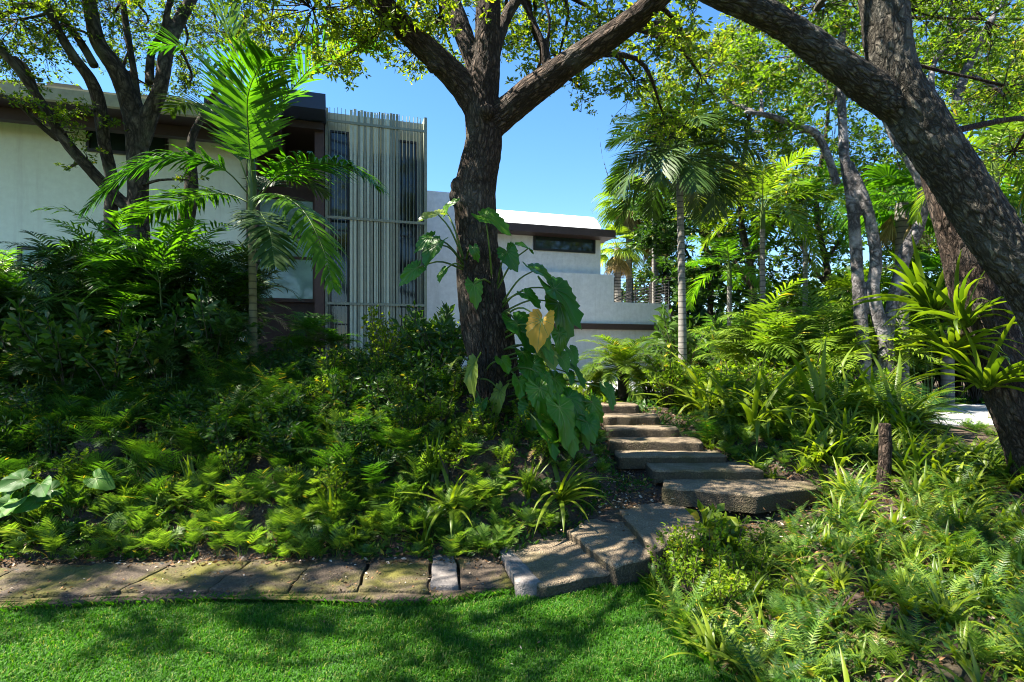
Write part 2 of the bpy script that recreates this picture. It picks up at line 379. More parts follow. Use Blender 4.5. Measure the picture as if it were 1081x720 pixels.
def make_grass():
    dens = 9500; mbg = MB()
    for (x0, x1, y0, y1, dn, sc) in ((-5.2, 2.2, 2.6, 5.4, dens, 1), (-9, 2.3, .5, 2.6, 900, 1.6), (-9, -5.2, 2.6, 4.8, 1500, 1.5)):
        n = int((x1-x0)*(y1-y0)*dn); p = np.c_[rng.uniform(x0, x1, n), rng.uniform(y0, y1, n)]
        p = p[inside(p, LAWN)]; k = seg_dist(p, LAWN)
        edge = k < .04; n = len(p)
        a = rng.uniform(0, 2*np.pi, n); h = rng.uniform(.022, .05, n)*sc*np.where(k < .1, .8, 1); w = rng.uniform(.002, .0042, n)*sc
        h *= 1 + .3*np.sin(p[:, 0]*5+np.sin(p[:, 1]*4)) * np.cos(p[:, 1]*6)
        ln = rng.uniform(.2, 1.1, n)
        d = np.c_[np.cos(a), np.sin(a)]; s = np.c_[-d[:, 1], d[:, 0]]
        z0 = np.zeros((n, 1))
        v = np.stack([np.c_[p - s*w[:, None], z0], np.c_[p + s*w[:, None], z0],
                      np.c_[p + d*(h*ln*.35)[:, None] + s*w[:, None]*.9, (h*.65)[:, None]], np.c_[p + d*(h*ln*.35)[:, None] - s*w[:, None]*.9, (h*.65)[:, None]],
                      np.c_[p + d*(h*ln)[:, None], (h*(1.05-.35*ln))[:, None]]], 1)
        b = np.arange(n)*5
        V = v.reshape(-1, 3)
        mbg.add(V, np.stack([b, b+1, b+2, b+3], 1))
        mbg.add(V[:0], np.zeros((0, 3), int))
        mbg.f.append(np.stack([b+3, b+2, b+4], 1) + mbg.n - len(V)); mbg.m.append(np.zeros(n, int)); mbg.sm.append(np.zeros(n, bool)); mbg.v.append(np.zeros((0, 3)))
    k = 5200; i = rng.integers(0, len(LE)-1, k); t = rng.random(k)[:, None]; p = LE[i]*(1-t) + LE[i+1]*t + rng.normal(0, .014, (k, 2)); w = (np.abs(p[:, 0]) < 6) & (p[:, 1] > 2.4); p = p[w]; k = len(p)
    a = rng.uniform(0, 6.28, k); d = np.c_[np.cos(a), np.sin(a)]; h = rng.uniform(.03, .075, k)[:, None]; z0 = np.zeros((k, 1)); sd_ = np.c_[-d[:, 1], d[:, 0]]*.003
    V = np.stack([np.c_[p-sd_, z0], np.c_[p+sd_, z0], np.c_[p+d*h*.4+sd_*.7, h*.7], np.c_[p+d*h*.9, h]], 1).reshape(-1, 3); b = np.arange(k)*4; mbg.add(V, np.stack([b, b+1, b+2, b+3], 1))
    o = mbg.build('grass', M['grass'])
    tag(o, 'short dense green turf blades of the lawn in the foreground', 'grass', kind='stuff')
make_grass()

# ------------------------------------------------------------------ stones: path, slabs, stairs
def slab(name, poly, ztop, thick, m, parent=None, rough=.012, res=.07, tilt=(0, 0)):
    """irregular stone: polygon outline, worn edges, uneven top"""
    import bmesh
    poly = np.array(poly); c = poly.mean(0)
    # densify + wobble outline
    out = []
    for i in range(len(poly)):
        a, b = poly[i], poly[(i+1) % len(poly)]; n = max(1, int(np.linalg.norm(b-a)/res))
        for k in range(n): out.append(a + (b-a)*k/n)
    out = np.array(out)
    jit = np.array([mn.noise_vector(Vector((p[0]*5, p[1]*5, ztop*9)))[:2] for p in out]); out = out + jit*rough*2
    n = len(out); rings = [(1.0, -thick), (1.0, -.022), (1 - .008, -.006), (1 - .025, 0)]
    for t in (.8, .6, .4, .2): rings.append((t, 0))
    V = []
    for t, z in rings:
        q = c + (out-c)*t
        for p in q:
            zz = ztop + z + (mn.noise(Vector((p[0]*4, p[1]*4, 3)))*rough*1.6 + mn.noise(Vector((p[0]*14, p[1]*14, 7)))*rough*.7 if z > -thick*.9 else 0) + tilt[0]*(p[0]-c[0]) + tilt[1]*(p[1]-c[1])
            V.append((p[0], p[1], zz))
    V.append((c[0], c[1], ztop)); V = np.array(V)
    mb = MB(); Fq = []
    for r in range(len(rings)-1):
        for k in range(n): Fq.append((r*n+k, r*n+(k+1) % n, (r+1)*n+(k+1) % n, (r+1)*n+k))
    mb.add(V, Fq, 0, True)
    l = (len(rings)-1)*n
    mb.f.append(np.array([(l+k, l+(k+1) % n, len(V)-1) for k in range(n)])); mb.m.append(np.zeros(n, int)); mb.sm.append(np.ones(n, bool)); mb.v.append(np.zeros((0, 3)))
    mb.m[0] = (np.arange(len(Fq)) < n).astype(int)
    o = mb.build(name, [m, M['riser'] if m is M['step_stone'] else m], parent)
    bm = bmesh.new(); bm.from_mesh(o.data); bmesh.ops.recalc_face_normals(bm, faces=bm.faces); bm.to_mesh(o.data); bm.free()
    return o
def W2(px, py, z): d = F*(EYE-z)/(py-HY); return np.array(((px-CX)/F*d, d))
# path flags: (top x, bottom x) seams
seams = [(-330, -420), (-250, -330), (-165, -240), (-75, -150), (20, -45), (105, 35), (190, 125), (268, 218), (334, 304), (392, 378), (455, 455), (482, 486), (522, 543)]
tz = .07
lab = ['mossy brown path flag at the far left edge of the photo', 'second mossy path flag from the left edge', 'mossy path flag with a yellow moss streak left of the palm',
       'path flag with pale sunlit patches below the palm', 'dark worn path flag just right of the palm', 'mossy path flag below the upright strap leaves',
       'broad dark path flag left of the narrow pale one', 'narrow pale stone strip set between two dark path flags', 'squarish dark path flag beside the raised entrance slab']
li = 0
for i in range(len(seams)-1):
    (t0, b0), (t1, b1) = seams[i], seams[i+1]
    yt = np.interp((t0+t1)/2, [0, 270, 400, 520], [598, 590, 586, 578]); yb = np.interp((b0+b1)/2, [0, 220, 400, 540], [630, 623, 624, 618])
    g = 1.6
    pol = [W2(b0+g, yb+rnd(-1, 1), tz), W2(b1-g, yb+rnd(-1, 1), tz), W2(t1-g, yt+rnd(-2, 2), tz), W2(t0+g, yt+rnd(-2, 2), tz)]
    o = slab('paving_stone', pol, tz + (.02 if i == 10 else rnd(-.012, .012)), .14, M['pale_conc'] if i == 10 else M['path_stone'], rough=.014)
    if t1 > 20 and li < len(lab): L_ = lab[li]; li += 1
    else: L_ = 'mossy path flag just outside the left of the photo'
    tag(o, L_, 'paving stone', 'flagstones of the path along the lawn')
# mossy kerb strip along lawn
kp = [W2(x, y-2, .04) for x, y in [(-420, 646), (-200, 646), (0, 643), (100, 638), (220, 633), (300, 633), (400, 638), (490, 632), (545, 624)]]
kq = [W2(x, y-3, .04) for x, y in [(545, 614), (490, 624), (400, 631), (300, 627), (220, 627), (100, 632), (0, 637), (-200, 640), (-420, 640)]]
o = slab('path_kerb', kp + kq, .045, .12, M['path_stone'], rough=.01)
tag(o, 'low mossy kerb running between the path flags and the lawn', 'kerb')
# three low slabs
def quad_px(pts, z): return [W2(x, y, z) for x, y in pts]
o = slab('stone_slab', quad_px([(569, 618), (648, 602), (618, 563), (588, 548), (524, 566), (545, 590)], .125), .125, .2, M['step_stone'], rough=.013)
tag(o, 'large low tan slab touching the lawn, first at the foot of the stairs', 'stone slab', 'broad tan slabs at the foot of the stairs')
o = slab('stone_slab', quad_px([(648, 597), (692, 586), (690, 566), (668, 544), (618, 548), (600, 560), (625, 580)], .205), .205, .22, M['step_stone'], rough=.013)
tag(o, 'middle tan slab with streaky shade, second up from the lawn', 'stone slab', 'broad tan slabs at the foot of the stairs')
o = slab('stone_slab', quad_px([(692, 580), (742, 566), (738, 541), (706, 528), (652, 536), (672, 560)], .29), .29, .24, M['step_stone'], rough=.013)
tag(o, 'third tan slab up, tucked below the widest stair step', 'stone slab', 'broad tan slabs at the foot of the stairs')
o = slab('stone_block', quad_px([(545, 616), (572, 616), (545, 586), (526, 566), (521, 570), (533, 592)], .12), .13, .16, M['pale_conc'])
tag(o, 'pale grey stepped concrete edge catching sun beside the first slab', 'concrete block')
# stairway
st = empty('stone_stairway', (2.3, 6.4, .3), 'rough tan stone stairway climbing the planted bank to the white house', 'stairway')
stp = [(6.42, .49, 1.72, 3.58, .62), (6.95, .60, 1.72, 3.06, .5), (7.37, .69, 1.38, 2.80, .5), (7.82, .81, 1.36, 2.62, .5), (8.27, .93, 1.38, 2.42, .5), (8.72, 1.06, 1.40, 2.26, .5), (9.17, 1.19, 1.40, 2.05, .6)]
for k, (y, z, x0, x1, dp) in enumerate(stp):
    if k == 0: pol = [(x0, y+.12), (x0+.9, y-.28), (x1, y+.1), (x1-.1, y+.5), (x0+.2, y+.75)]
    else: pol = [(x0, y+rnd(-.03, .03)), (x1, y+rnd(-.05, .05)), (x1+.05, y+dp), (x0+.02, y+dp)]
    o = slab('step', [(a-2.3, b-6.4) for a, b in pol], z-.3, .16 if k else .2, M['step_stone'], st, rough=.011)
# driveway seen far right
mb = MB(); mb.add([(x, y, .94) for x, y in DRIVE] + [(x, y, .6) for x, y in DRIVE], [list(range(7))]); mb.add([(x, y, .94) for x, y in DRIVE] + [(x, y, .6) for x, y in DRIVE], [(i, 7+i, 7+(i+1) % 7, (i+1) % 7) for i in range(7)]); ob = mb.build('driveway', M['drive']); tag(ob, kind='structure')

pav_ = MB(); pav_.box((-1.2, 11.6, .7), (6.2, 16.5, 1.24)); pav_.box((-12, 10.6, .7), (-4.6, 11.9, 1.72)); tag(pav_.build('added_bounce_paving', M['drive']), kind='structure')  # unseen pale paving, added to bounce sunlight onto the house walls
# ------------------------------------------------------------------ house
HA = R(17.35); HO = np.array((-4.46, 13.7)); hu = np.array((math.cos(HA), math.sin(HA))); hv = np.array((-math.sin(HA), math.cos(HA)))
def H(px, py, yl):
    """photograph pixel -> (x, z) on the house-frame plane y = yl"""
    r = np.array(((px-CX)/F, 1.0)); d = (yl + HO.dot(hv)) / r.dot(hv); return float((r*d - HO).dot(hu)), float(EYE + (HY-py)/F*d)
house = empty('white_house', (HO[0], HO[1], 0), 'modern white two-storey house with slatted tower behind the planted bank', 'house', rz=HA)
def hbox(name, px0, px1, zt, zb, y0, y1, m, parent=house, raw=None):
    mb = MB()
    x0 = H(px0, 300, y0)[0] if raw is None else raw[0]; x1 = H(px1, 300, y0)[0] if raw is None else raw[1]
    mb.box((x0, y0, zb), (x1, y1, zt)); return mb.build(name, m, parent)
def zat(px, py, yl): return H(px, py, yl)[1]
# left wing
yw = .5; zt = zat(0, 108, yw)
hbox('wall', -500, 262, zt+.3, .2, yw, yw+.3, M['stucco_green'])
ye = -1.0; zf1 = zat(0, 86, ye); zf0 = zat(0, 99, ye)
xl = H(-500, 0, ye)[0]; xr = -1.0
mb = MB(); mb.box((xl, ye, zf0), (xr, ye+.12, zf1)); mb.box((xl, ye+.03, zf1), (xr, ye+.2, zf1+.05)); roof_f = mb.build('fascia', M['fascia'], house)
mb = MB(); mb.box((xl, ye+.13, zf0+.03), (xr, 6, zf0+.2)); mb.box((xl, -.25, zf0-.22), (xr, -.05, zf0+.02)); mb.build('soffit', M['dark_brown'], house)
mb = MB()
for k in range(18):
    a = xl + (xr-xl)*k/18; mb.box((a+.03, ye+.2+rnd(0, .05), zf1-.1), (a+(xr-xl)/18-.03, 5, zf1+.13+(k % 3)*.03))
mb.build('roof', M['tile'], house)
def window(px0, px1, yt, yb, yl, gm, fw=.05, parent=house, mull=(), transom=(), dz=.08, nm='window', fm=None):
    x0, z1 = H(px0, yt, yl); x1 = H(px1, yt, yl)[0]; z0 = H(px0, yb, yl)[1]
    f = MB()
    f.box((x0, yl-dz, z1-fw), (x1, yl+.02, z1)); f.box((x0, yl-dz, z0), (x1, yl+.02, z0+fw))
    f.box((x0, yl-dz, z0+fw), (x0+fw, yl+.02, z1-fw)); f.box((x1-fw, yl-dz, z0+fw), (x1, yl+.02, z1-fw))
    for t in mull: xm = x0+(x1-x0)*t; f.box((xm-fw*.4, yl-dz+.01, z0+fw), (xm+fw*.4, yl+.01, z1-fw))
    for t in transom: zm = z0+(z1-z0)*t; f.box((x0+fw, yl-dz+.015, zm-fw*.4), (x1-fw, yl+.01, zm+fw*.4))
    w = f.build(nm, fm or M['frame'], parent)
    g = MB(); g.box((x0+fw, yl-dz*.45, z0+fw), (x1-fw, yl-.01, z1-fw)); g.build('pane', gm, w)
    return w
window(92, 178, 122, 160, yw-.01, M['glass_dark'], .06, mull=(.5,))
window(150, 236, 300, 338, yw-.01, M['glass_cyan'], .07, mull=(.33, .66))
window(20, 66, 260, 330, yw-.01, M['glass_cyan'], .07, mull=(.5,))
# entrance recess
xa = H(262, 0, yw)[0]
mb = MB(); mb.box((xa, yw+.9, .2), (0, yw+1.1, 8)); mb.build('entrance_wall', M['brown'], house)
mb = MB(); mb.box((-.28, -.05, .2), (-.06, .35, zat(345, 128, 0))); mb.box((xa-.02, yw-.15, .2), (xa+.22, yw+.32, zt+.28)); mb.build('entrance_post', M['brown'], house)
window(268, 334, 205, 318, yw+.8, M['glass_cyan'], .09, transom=(.42, .62, ), mull=(), nm='entrance_window', fm=M['brown'])
mb = MB(); z0 = zat(345, 127, -.3); z1 = zat(345, 111, -.3); mb.box((xr+.0, -.9, z0), (-.02, 2.5, z1)); mb.box((-2.6, -.3, z0-.02), (xr, 2.5, z1-.12)); mb.build('canopy', M['navy'], house)
mb = MB(); mb.box((-2.8, -.2, z0-.2), (-.08, 2.4, z0-.03)); mb.build('canopy_soffit', M['dark_brown'], house)
# tower
TW = H(448, 200, 0)[0]; tz1 = zat(345, 114, 0)
mb = MB(); mb.box((0, .12, .2), (TW-.02, 3.2, tz1-.05)); mb.build('tower_wall', M['panel'], house)
mb = MB(); mb.box((TW-.02, -.12, .2), (TW+.05, 3.2, tz1+.02)); mb.box((-.04, -.03, .2), (.03, .4, tz1)); mb.build('tower_frame', M['slat'], house)
for (a, b, yt, yb) in ((348, 368.5, 138, 400), (418, 440, 148, 400)):
    window(a, b, yt, yb, .11, M['glass_dark'], .045, transom=(.1, .22, .6,), dz=.06, nm='tower_window')
s1 = MB(); s2 = MB(); x = .06; xw = [H(p, 200, 0)[0] for p in (348, 368.5, 418, 440)]
while x < TW-.05:
    over = (xw[0] < x < xw[1]) or (xw[2] < x < xw[3]) or x < xw[0] or x > xw[3]
    wv = rnd(.008, .014) if over else rnd(.03, .07)
    (s2 if (random.random() < .3 and not over) else s1).box((x, -.10, .2), (x+wv, -.03, tz1+rnd(-.02, .025)))
    x += wv + (rnd(.06, .1) if over else rnd(.008, .03))
s1.build('slat_screen', M['slat'], house); s2.build('pale_slats', M['slat_light'], house)
for py in (127, 229, 320):
    mb = MB(); z = zat(345, py, -.1); mb.box((.0, -.13, z-.03), (TW, -.105, z+.03)); mb.build('screen_rail', M['slat'], house)
# wall behind trunk
hbox('wall', 430, 520, zat(450, 201, 2.4), .2, 2.4, 6, M['stucco'])
# right wing
ya = 3.2
xA1 = H(634, 0, ya)[0]; xB = H(648, 0, ya-.25)[0]; xC = H(708, 0, ya-.25)[0]; xL = H(520, 0, ya)[0]
zfa1 = zat(546, 235.5, ya-.6); zfa0 = zat(546, 243.5, ya-.6)
mb = MB(); mb.box((xL-1, ya, 3), (xA1, 9, zfa0)); mb.build('upper_wall', M['stucco'], house)
mb = MB(); xov = H(650, 0, ya-.6)[0]; mb.box((xL-1, ya-.6, zfa0), (xov, 9, zfa1)); mb.build('roof_eave', M['brown'], house)
ztp = zat(537, 223, ya+.1)
mb = MB(); x0, x1 = xL-1, H(632, 0, ya-.3)[0]
prof = [(-.5, 0), (-.42, .12), (-.2, .34), (.1, .52), (.6, .62), (1.5, .62), (1.5, 0)]
sc = (ztp-zfa1)/.5
V = [(x0, ya+a, zfa1+.003+b*sc) for a, b in prof] + [(x1, ya+a, zfa1+.003+b*sc) for a, b in prof]; n = len(prof)
mb.add(V, [(i, (i+1) % n, n+(i+1) % n, n+i) for i in range(n)]); mb.add(V, [list(range(n))]); mb.add(V, [list(range(n, 2*n))[::-1]])
ob = mb.build('curved_roof', M['roof_white'], house)
window(563, 628, 246, 264, ya-.01, M['glass_dark'], .07, dz=.05)
zB = zat(600, 288, ya-.25); zC = zat(650, 319, ya-.25)
mb = MB(); mb.box((xL-1, ya-.25, 2.9), (xB, ya+.0-.01, zB)); mb.box((xB+.001, ya-.25, 2.9), (xC, 9, zC)); mb.box((xA1+.003, ya-.009, 2.9), (xB, 9, zC)); mb.build('terrace_wall', M['stucco'], house)
zL1 = zat(604, 341, ya-.42); zL0 = zat(604, 347, ya-.42); xD = H(722, 0, ya-.42)[0]
mb = MB(); mb.box((H(500, 0, ya-.42)[0], ya-.42, zL0), (xD, 9, zL1)); mb.build('ledge', M['brown'], house)
mb = MB(); mb.box((H(500, 0, ya)[0], ya-.2, .1), (xD-.5, 9, zL0)); mb.build('lower_wall', M['stucco'], house)
# railing
rl = MB(); xr0, xr1 = xB+.03, xC-.02; zr = zat(650, 293, ya-.2)
for x in np.linspace(xr0, xr1, 4): rl.box((x-.02, ya-.2, zC), (x+.02, ya-.16, zr))
for z in np.linspace(zC+.12, zr, 8): rl.box((xr0, ya-.215, z-.009), (xr1, ya-.201, z+.009))
for x0_, z0_, x1_, z1_ in ((xr0, zC+.05, xr1, zr-.1),):
    tube(rl, [(x0_, ya+1.2, z0_), (x1_, ya+1.2, z1_)], .02, 4); tube(rl, [(x0_, ya+1.2, z0_-.12), (x1_, ya+1.2, z1_-.12)], .015, 4)
for y in np.linspace(ya, 8.5, 6): rl.box((xC-.06, y, zC), (xC-.02, y+.04, zr))
for z in np.linspace(zC+.12, zr, 8): rl.box((xC-.05, ya-.15, z-.009), (xC-.03, 8.5, z+.009))
rl.build('railing', M['steel'], house)
mb = MB(); tube(mb, [(xC-.05, ya-.28, zC-.02), (xC+.1, ya-.35, zL1)], .05, 5); mb.build('downpipe', M['brown'], house)

# ------------------------------------------------------------------ trees
def leafquads(mb, pos, dirs, size, m=0, asp=.45, up=None):
    """kite leaves: one slightly folded quad per leaf"""
    n = len(pos); d = nz(dirs); r = nz(rng.standard_normal((n, 3))); s = nz(np.cross(d, r)); u = np.cross(s, d)
    L_ = size[:, None]; w = L_*asp*.5
    v = np.stack([pos, pos + d*L_*.5 + s*w + u*L_*.08, pos + d*L_, pos + d*L_*.5 - s*w + u*L_*.08], 1).reshape(-1, 3)
    b = np.arange(n)*4; mb.add(v, np.stack([b, b+1, b+2, b+3], 1), m)
DENS = 1.9
def crown_cluster(mb, bmb, c, rad, nspray, leaf, nleaf=46, src=None, flat=.7, hang=.15, br=.02):
    c = np.asarray(c, float); nspray = max(1, int(nspray*DENS))
    if src is not None:
        mid = (src+c)/2 + rng.standard_normal(3)*.12*np.linalg.norm(c-src); mid[2] += .05*np.linalg.norm(c-src)
        p, r = spline([src, mid, c], [br*1.4, br, br*.5], 9); tube(bmb, p, r, 5, cap=False)
    u = nz(rng.standard_normal((nspray, 3))) * (rng.uniform(.25, 1, (nspray, 1))**.55) * rad; u[:, 2] *= flat
    tips = c + u
    for k in range(nspray):
        a = c + u[k]*rng.uniform(.0, .35); b = tips[k]; b = b - np.array((0, 0, hang*rng.random()*rad*.5))
        q = np.stack([a, (a+b)/2 + rng.standard_normal(3)*.05*rad, b]); 
        tube(bmb, q, [br*.32, br*.22, br*.1], 3, cap=False)
        L_ = .30 + .25*rad; ax = nz(b-a + rng.standard_normal(3)*.25*rad)
        nt = max(2, nleaf//8); t = rng.uniform(-.35, .9, nt)[:, None]; off = rng.standard_normal((nt, 3))*(.12*L_ + .07*rad); off[:, 2] *= .6
        tip = b + ax*(t-.3)*L_ + off
        for q_ in tip[::2]: tube(bmb, np.stack([b, (b+q_)/2 + rng.standard_normal(3)*.01, q_]), [br*.15, br*.12, br*.08], 3, cap=False)
        td = nz(off + ax*.1*L_)
        dr = nz(td.repeat(8, 0)*.5 + rng.standard_normal((nt*8, 3))*np.array((1, 1, .55))*.8)
        leafquads(mb, tip.repeat(8, 0) + dr*leaf*.15 - td.repeat(8, 0)*rng.uniform(0, .9, (nt*8, 1))*leaf, dr, rng.uniform(.7, 1.3, nt*8)*leaf, asp=.42)
def bark_attr(me, skel, scale=1.0):
    """local frame coordinates that follow each limb, for the bark pattern"""
    n = len(me.vertices); V = np.empty(n*3); me.vertices.foreach_get('co', V); V = V.reshape(-1, 3)
    P_, T_, N_, B_, S_, R_ = [np.concatenate(x) for x in zip(*skel)]
    out = np.empty((n, 3)); rr = np.empty(n)
    for a in range(0, n, 4000):
        v = V[a:a+4000]; d = ((v[:, None]-P_)**2).sum(-1); d = np.sqrt(d)/R_[None]; k = d.argmin(1); q = v-P_[k]
        out[a:a+4000] = np.stack([(q*N_[k]).sum(1), (q*B_[k]).sum(1), S_[k] + (q*T_[k]).sum(1)], 1); rr[a:a+4000] = R_[k]
    at = me.attributes.new('bark', 'FLOAT_VECTOR', 'POINT'); at.data.foreach_set('vector', out.ravel())
    return out, V, rr
def tree_wood(name, limbs, m, parent, voxel=.02, disp=.01, dsc=(11, 3), seg=16, knots=()):
    """limbs: list of (points, radii); joined by a voxel remesh so forks flow together"""
    mb = MB(); skel = []
    for pts, rad in limbs:
        L_ = sum(np.linalg.norm(np.diff(np.asarray(pts), axis=0), axis=1)); p, r = spline(pts, rad, max(6, int(L_/.06)))
        T, N, B = frames(p); tube(mb, p, r, seg)
        s = np.concatenate(([0], np.cumsum(np.linalg.norm(np.diff(p, axis=0), axis=1)))) + rnd(0, 9)
        skel.append((p, T, N, B, s, r))
    for c, r in knots:
        k = np.asarray(c, float)
        a = np.linspace(-1, 1, 7); tube(mb, [k + np.array((0, 0, t*r)) for t in a], [r*math.sqrt(max(.04, 1-t*t)) for t in a], 10)
    o = mb.build(name+'_tmp', m); md = o.modifiers.new('r', 'REMESH'); md.mode = 'VOXEL'; md.voxel_size = voxel; md.use_smooth_shade = True
    sm = o.modifiers.new('s', 'SMOOTH'); sm.factor = .5; sm.iterations = 3
    dg = bpy.context.evaluated_depsgraph_get(); me = bpy.data.meshes.new_from_object(o.evaluated_get(dg))
    bpy.data.objects.remove(o)
    co, V, rr = bark_attr(me, skel)
    nv = len(V); nor = np.empty(nv*3); me.vertices.foreach_get('normal', nor); nor = nor.reshape(-1, 3)
    a, b = dsc; h = np.empty(nv)
    for i in range(nv):
        c = co[i]; x, y, z = c
        h[i] = (1-abs(mn.noise((x*a, y*a, z*b)))*2)*.6 + mn.noise((x*a*2.7, y*a*2.7, z*b*2.7))*.5 + mn.noise((x*2.2, y*2.2, z*1.3))*1.2
    V = V + nor*(h-.3)[:, None]*disp*np.minimum(1, rr/.1)[:, None]
    me.vertices.foreach_set('co', V.ravel()); me.polygons.foreach_set('use_smooth', np.ones(len(me.polygons), bool)); me.update()
    me.materials.clear(); me.materials.append(m); me.name = name
    ob = bpy.data.objects.new(name, me); COL.objects.link(ob); ob.parent = parent
    return ob, skel
def thin(l, k): return (l[0], [x*k for x in l[1]])
def LP(l):  # [(px,py,halfwidth px,depth)] -> points, radii
    return [P(a, b, d) for a, b, w, d in l], [w*d/F for a, b, w, d in l]
def nearest(skel, c):
    A = np.concatenate([s[0] for s in skel]); return A[((A-c)**2).sum(1).argmin()]
def localise(o, loc):
    v = np.empty(len(o.data.vertices)*3); o.data.vertices.foreach_get('co', v); v = v.reshape(-1, 3) - np.array(loc)
    o.data.vertices.foreach_set('co', v.ravel()); o.data.update()
def shades_palm(c, rad):
    v = np.asarray(c) - np.array((-3.7, 8.2, 4.6)); t = v.dot(np.array(sd)); return t > 0 and np.linalg.norm(v - t*np.array(sd)) < rad + 1.0
def keep_cluster(c, rad):
    px = CX + F*c[0]/max(c[1], .1); py = HY - F*(c[2]-EYE)/max(c[1], .1)
    if py + F*rad/max(c[1], .1) > -12 and c[1] > 1: return True       # seen in the photograph
    if shades_palm(c, rad): return rng.random() < .1
    h = c[2] - .6; t = h/sd[2]; x = c[0] - sd[0]*t; y = c[1] - sd[1]*t
    if x > 1.2 and 2.5 < y < 5.4: return rng.random() < .2
    if x > 1.2 and 5.4 <= y < 11: return rng.random() < .12
    if x > -4.5 and 4.6 < y < 6.2: return rng.random() < .3
    return True
def big_tree(name, label, base, limbs, barkm, leafm, clusters, voxel, disp, dsc, leaf, knots=(), br=.03, group=None, cat='tree', nleaf=46):
    root = empty(name, base, label, cat, group)
    wood, skel = tree_wood('trunk', limbs, barkm, root, voxel, disp, dsc, knots=knots)
    cm = MB(); bm_ = MB()
    for cc in clusters:
        c, rad, ns = cc[:3]
        if len(cc) < 4 and not keep_cluster(c, rad): continue
        c = np.asarray(c, float); crown_cluster(cm, bm_, c, rad, ns, leaf, nleaf, nearest(skel, c), br=br)
    a = cm.build('crown', leafm, root); b = bm_.build('branches', barkm, root)
    at = b.data.attributes.new('bark', 'FLOAT_VECTOR', 'POINT'); v = np.empty(len(b.data.vertices)*3); b.data.vertices.foreach_get('co', v); at.data.foreach_set('vector', v)
    for o in (wood, a, b): localise(o, base)
    return root

# main oak (behind the philodendron)
D = 7.3
L1 = LP([(526, 500, 50, D), (524, 470, 30, D), (525, 440, 24, D), (524, 400, 25, D), (515, 350, 27, D), (508, 300, 25, D), (504, 250, 21.5, D), (502, 200, 22, D), (511, 150, 20, D), (509, 115, 18, D), (513, 60, 14, D), (515, 0, 13, D), (512, -70, 11, D), (500, -160, 8, D), (505, -260, 4, D-.3)])
L2 = LP([(512, 135, 18, D), (530, 122, 16, D), (560, 97, 15, D-.15), (600, 68, 13.5, D-.4), (650, 34, 12.5, D-.8), (695, -2, 11.5, D-1.2), (750, -60, 9, D-1.6), (820, -150, 5, D-2)])
L3 = LP([(505, 118, 14, D), (490, 92, 15, D), (468, 68, 14, D-.1), (440, 42, 12, D-.3), (412, 14, 11.5, D-.5), (380, -25, 9, D-.8), (320, -80, 6, D-1.2), (230, -130, 3, D-1.5)])
L4 = LP([(508, 85, 10, D), (494, 48, 10, D+.2), (478, 8, 10, D+.4), (455, -50, 8, D+.8), (430, -130, 4, D+1.2)])
L5 = LP([(518, 75, 8, D), (527, 40, 6, D+.2), (540, 8, 6, D+.4), (570, -30, 5, D+.7), (620, -90, 3, D+1)])
L6 = LP([(575, 88, 5, D-.2), (574, 50, 3, D-.3), (562, 20, 2.6, D-.3), (548, -5, 2.4, D-.4), (520, -60, 2, D-.6)])
L7 = LP([(582, 78, 3, D-.3), (578, 50, 2, D-.3), (580, 20, 1.8, D-.4), (571, -10, 1.6, D-.4)])
kn = [(P(484, 196, D-.1), .11), (P(484, 208, D-.05), .12), (P(458, 70, D-.2), .09), (P(514, 118, D-.24), .1)]
cl = []
def cpx(px, py, d, r, n): return (P(px, py, d), r, n)
for a in [(330, 10, 6.6, .8, 22), (400, 35, 6.9, .45, 12), (285, 30, 9.6, .7, 18), (350, -40, 6.2, .9, 24), (240, -40, 11.2, 1.0, 22), (430, -25, 6.6, .8, 22), (465, 20, 8.2, .5, 12), (440, 55, 8.6, .4, 10),
          (560, 30, 8.5, .55, 8), (590, 60, 8.8, .5, 8), (615, 95, 8.8, .45, 6), (560, 85, 9.0, .4, 5), (640, 20, 7.8, .6, 16), (670, 85, 8.2, .5, 12), (700, 120, 8.5, .5, 10), (600, -30, 8.0, .9, 24), (545, -70, 7.6, 1.0, 24), (660, -60, 7, .9, 22),
          (705, 40, 7.6, .45, 10), (740, 80, 7.8, .5, 11), (720, 30, 6.5, .5, 10), (500, -60, 9, 1.0, 22), (355, 65, 7.6, .35, 8), (545, 45, 9.4, .5, 7), (525, 20, 9.2, .5, 7), (480, 60, 9.3, .35, 4), (640, 60, 9.3, .5, 7), (210, -70, 11.2, .9, 16)]: cl.append(cpx(*a))
for k in range(36):   # the crown above the photograph
    x, y = (rng.uniform(-7.5, -1.5), rng.uniform(5.2, 11)) if k < 26 else (rng.uniform(-6, 4), rng.uniform(2.5, 9)); zmin = EYE + 395/F*y; z = max(zmin + .3, 6.6) + rng.uniform(.2, 2.2)
    cl.append((np.array((x, y, z)), rng.uniform(.7, 1.1), 16))
def over(n, x0, x1, y0, y1, h0, h1, r0, r1, ns):   # unseen leaf clusters, added high up to shade a patch of the garden
    out = []
    for k in range(n):
        h = rng.uniform(h0, h1); t = h/sd[2]; gx, gy = rng.uniform(x0, x1), rng.uniform(y0, y1)
        c = np.array((gx + sd[0]*t, gy + sd[1]*t, .6 + h)); r = rng.uniform(r0, r1)
        if c[1] > 1 and HY - F*(c[2]-r-EYE)/c[1] > -20: continue
        if shades_palm(c, r): continue
        out.append((c, r, ns, 1))
    return out
cl += over(10, -4.2, 1.2, 3.2, 5.1, 6.2, 7.5, .3, .55, 9) + over(10, 1.4, 4.4, 2.8, 5.6, 6.4, 8, .25, .4, 7) + over(12, -4.6, .2, 4.7, 5.3, 6.4, 8, .25, .4, 7) + over(6, -1.5, .8, 6.2, 7.4, 6.8, 8, .4, .6, 12)
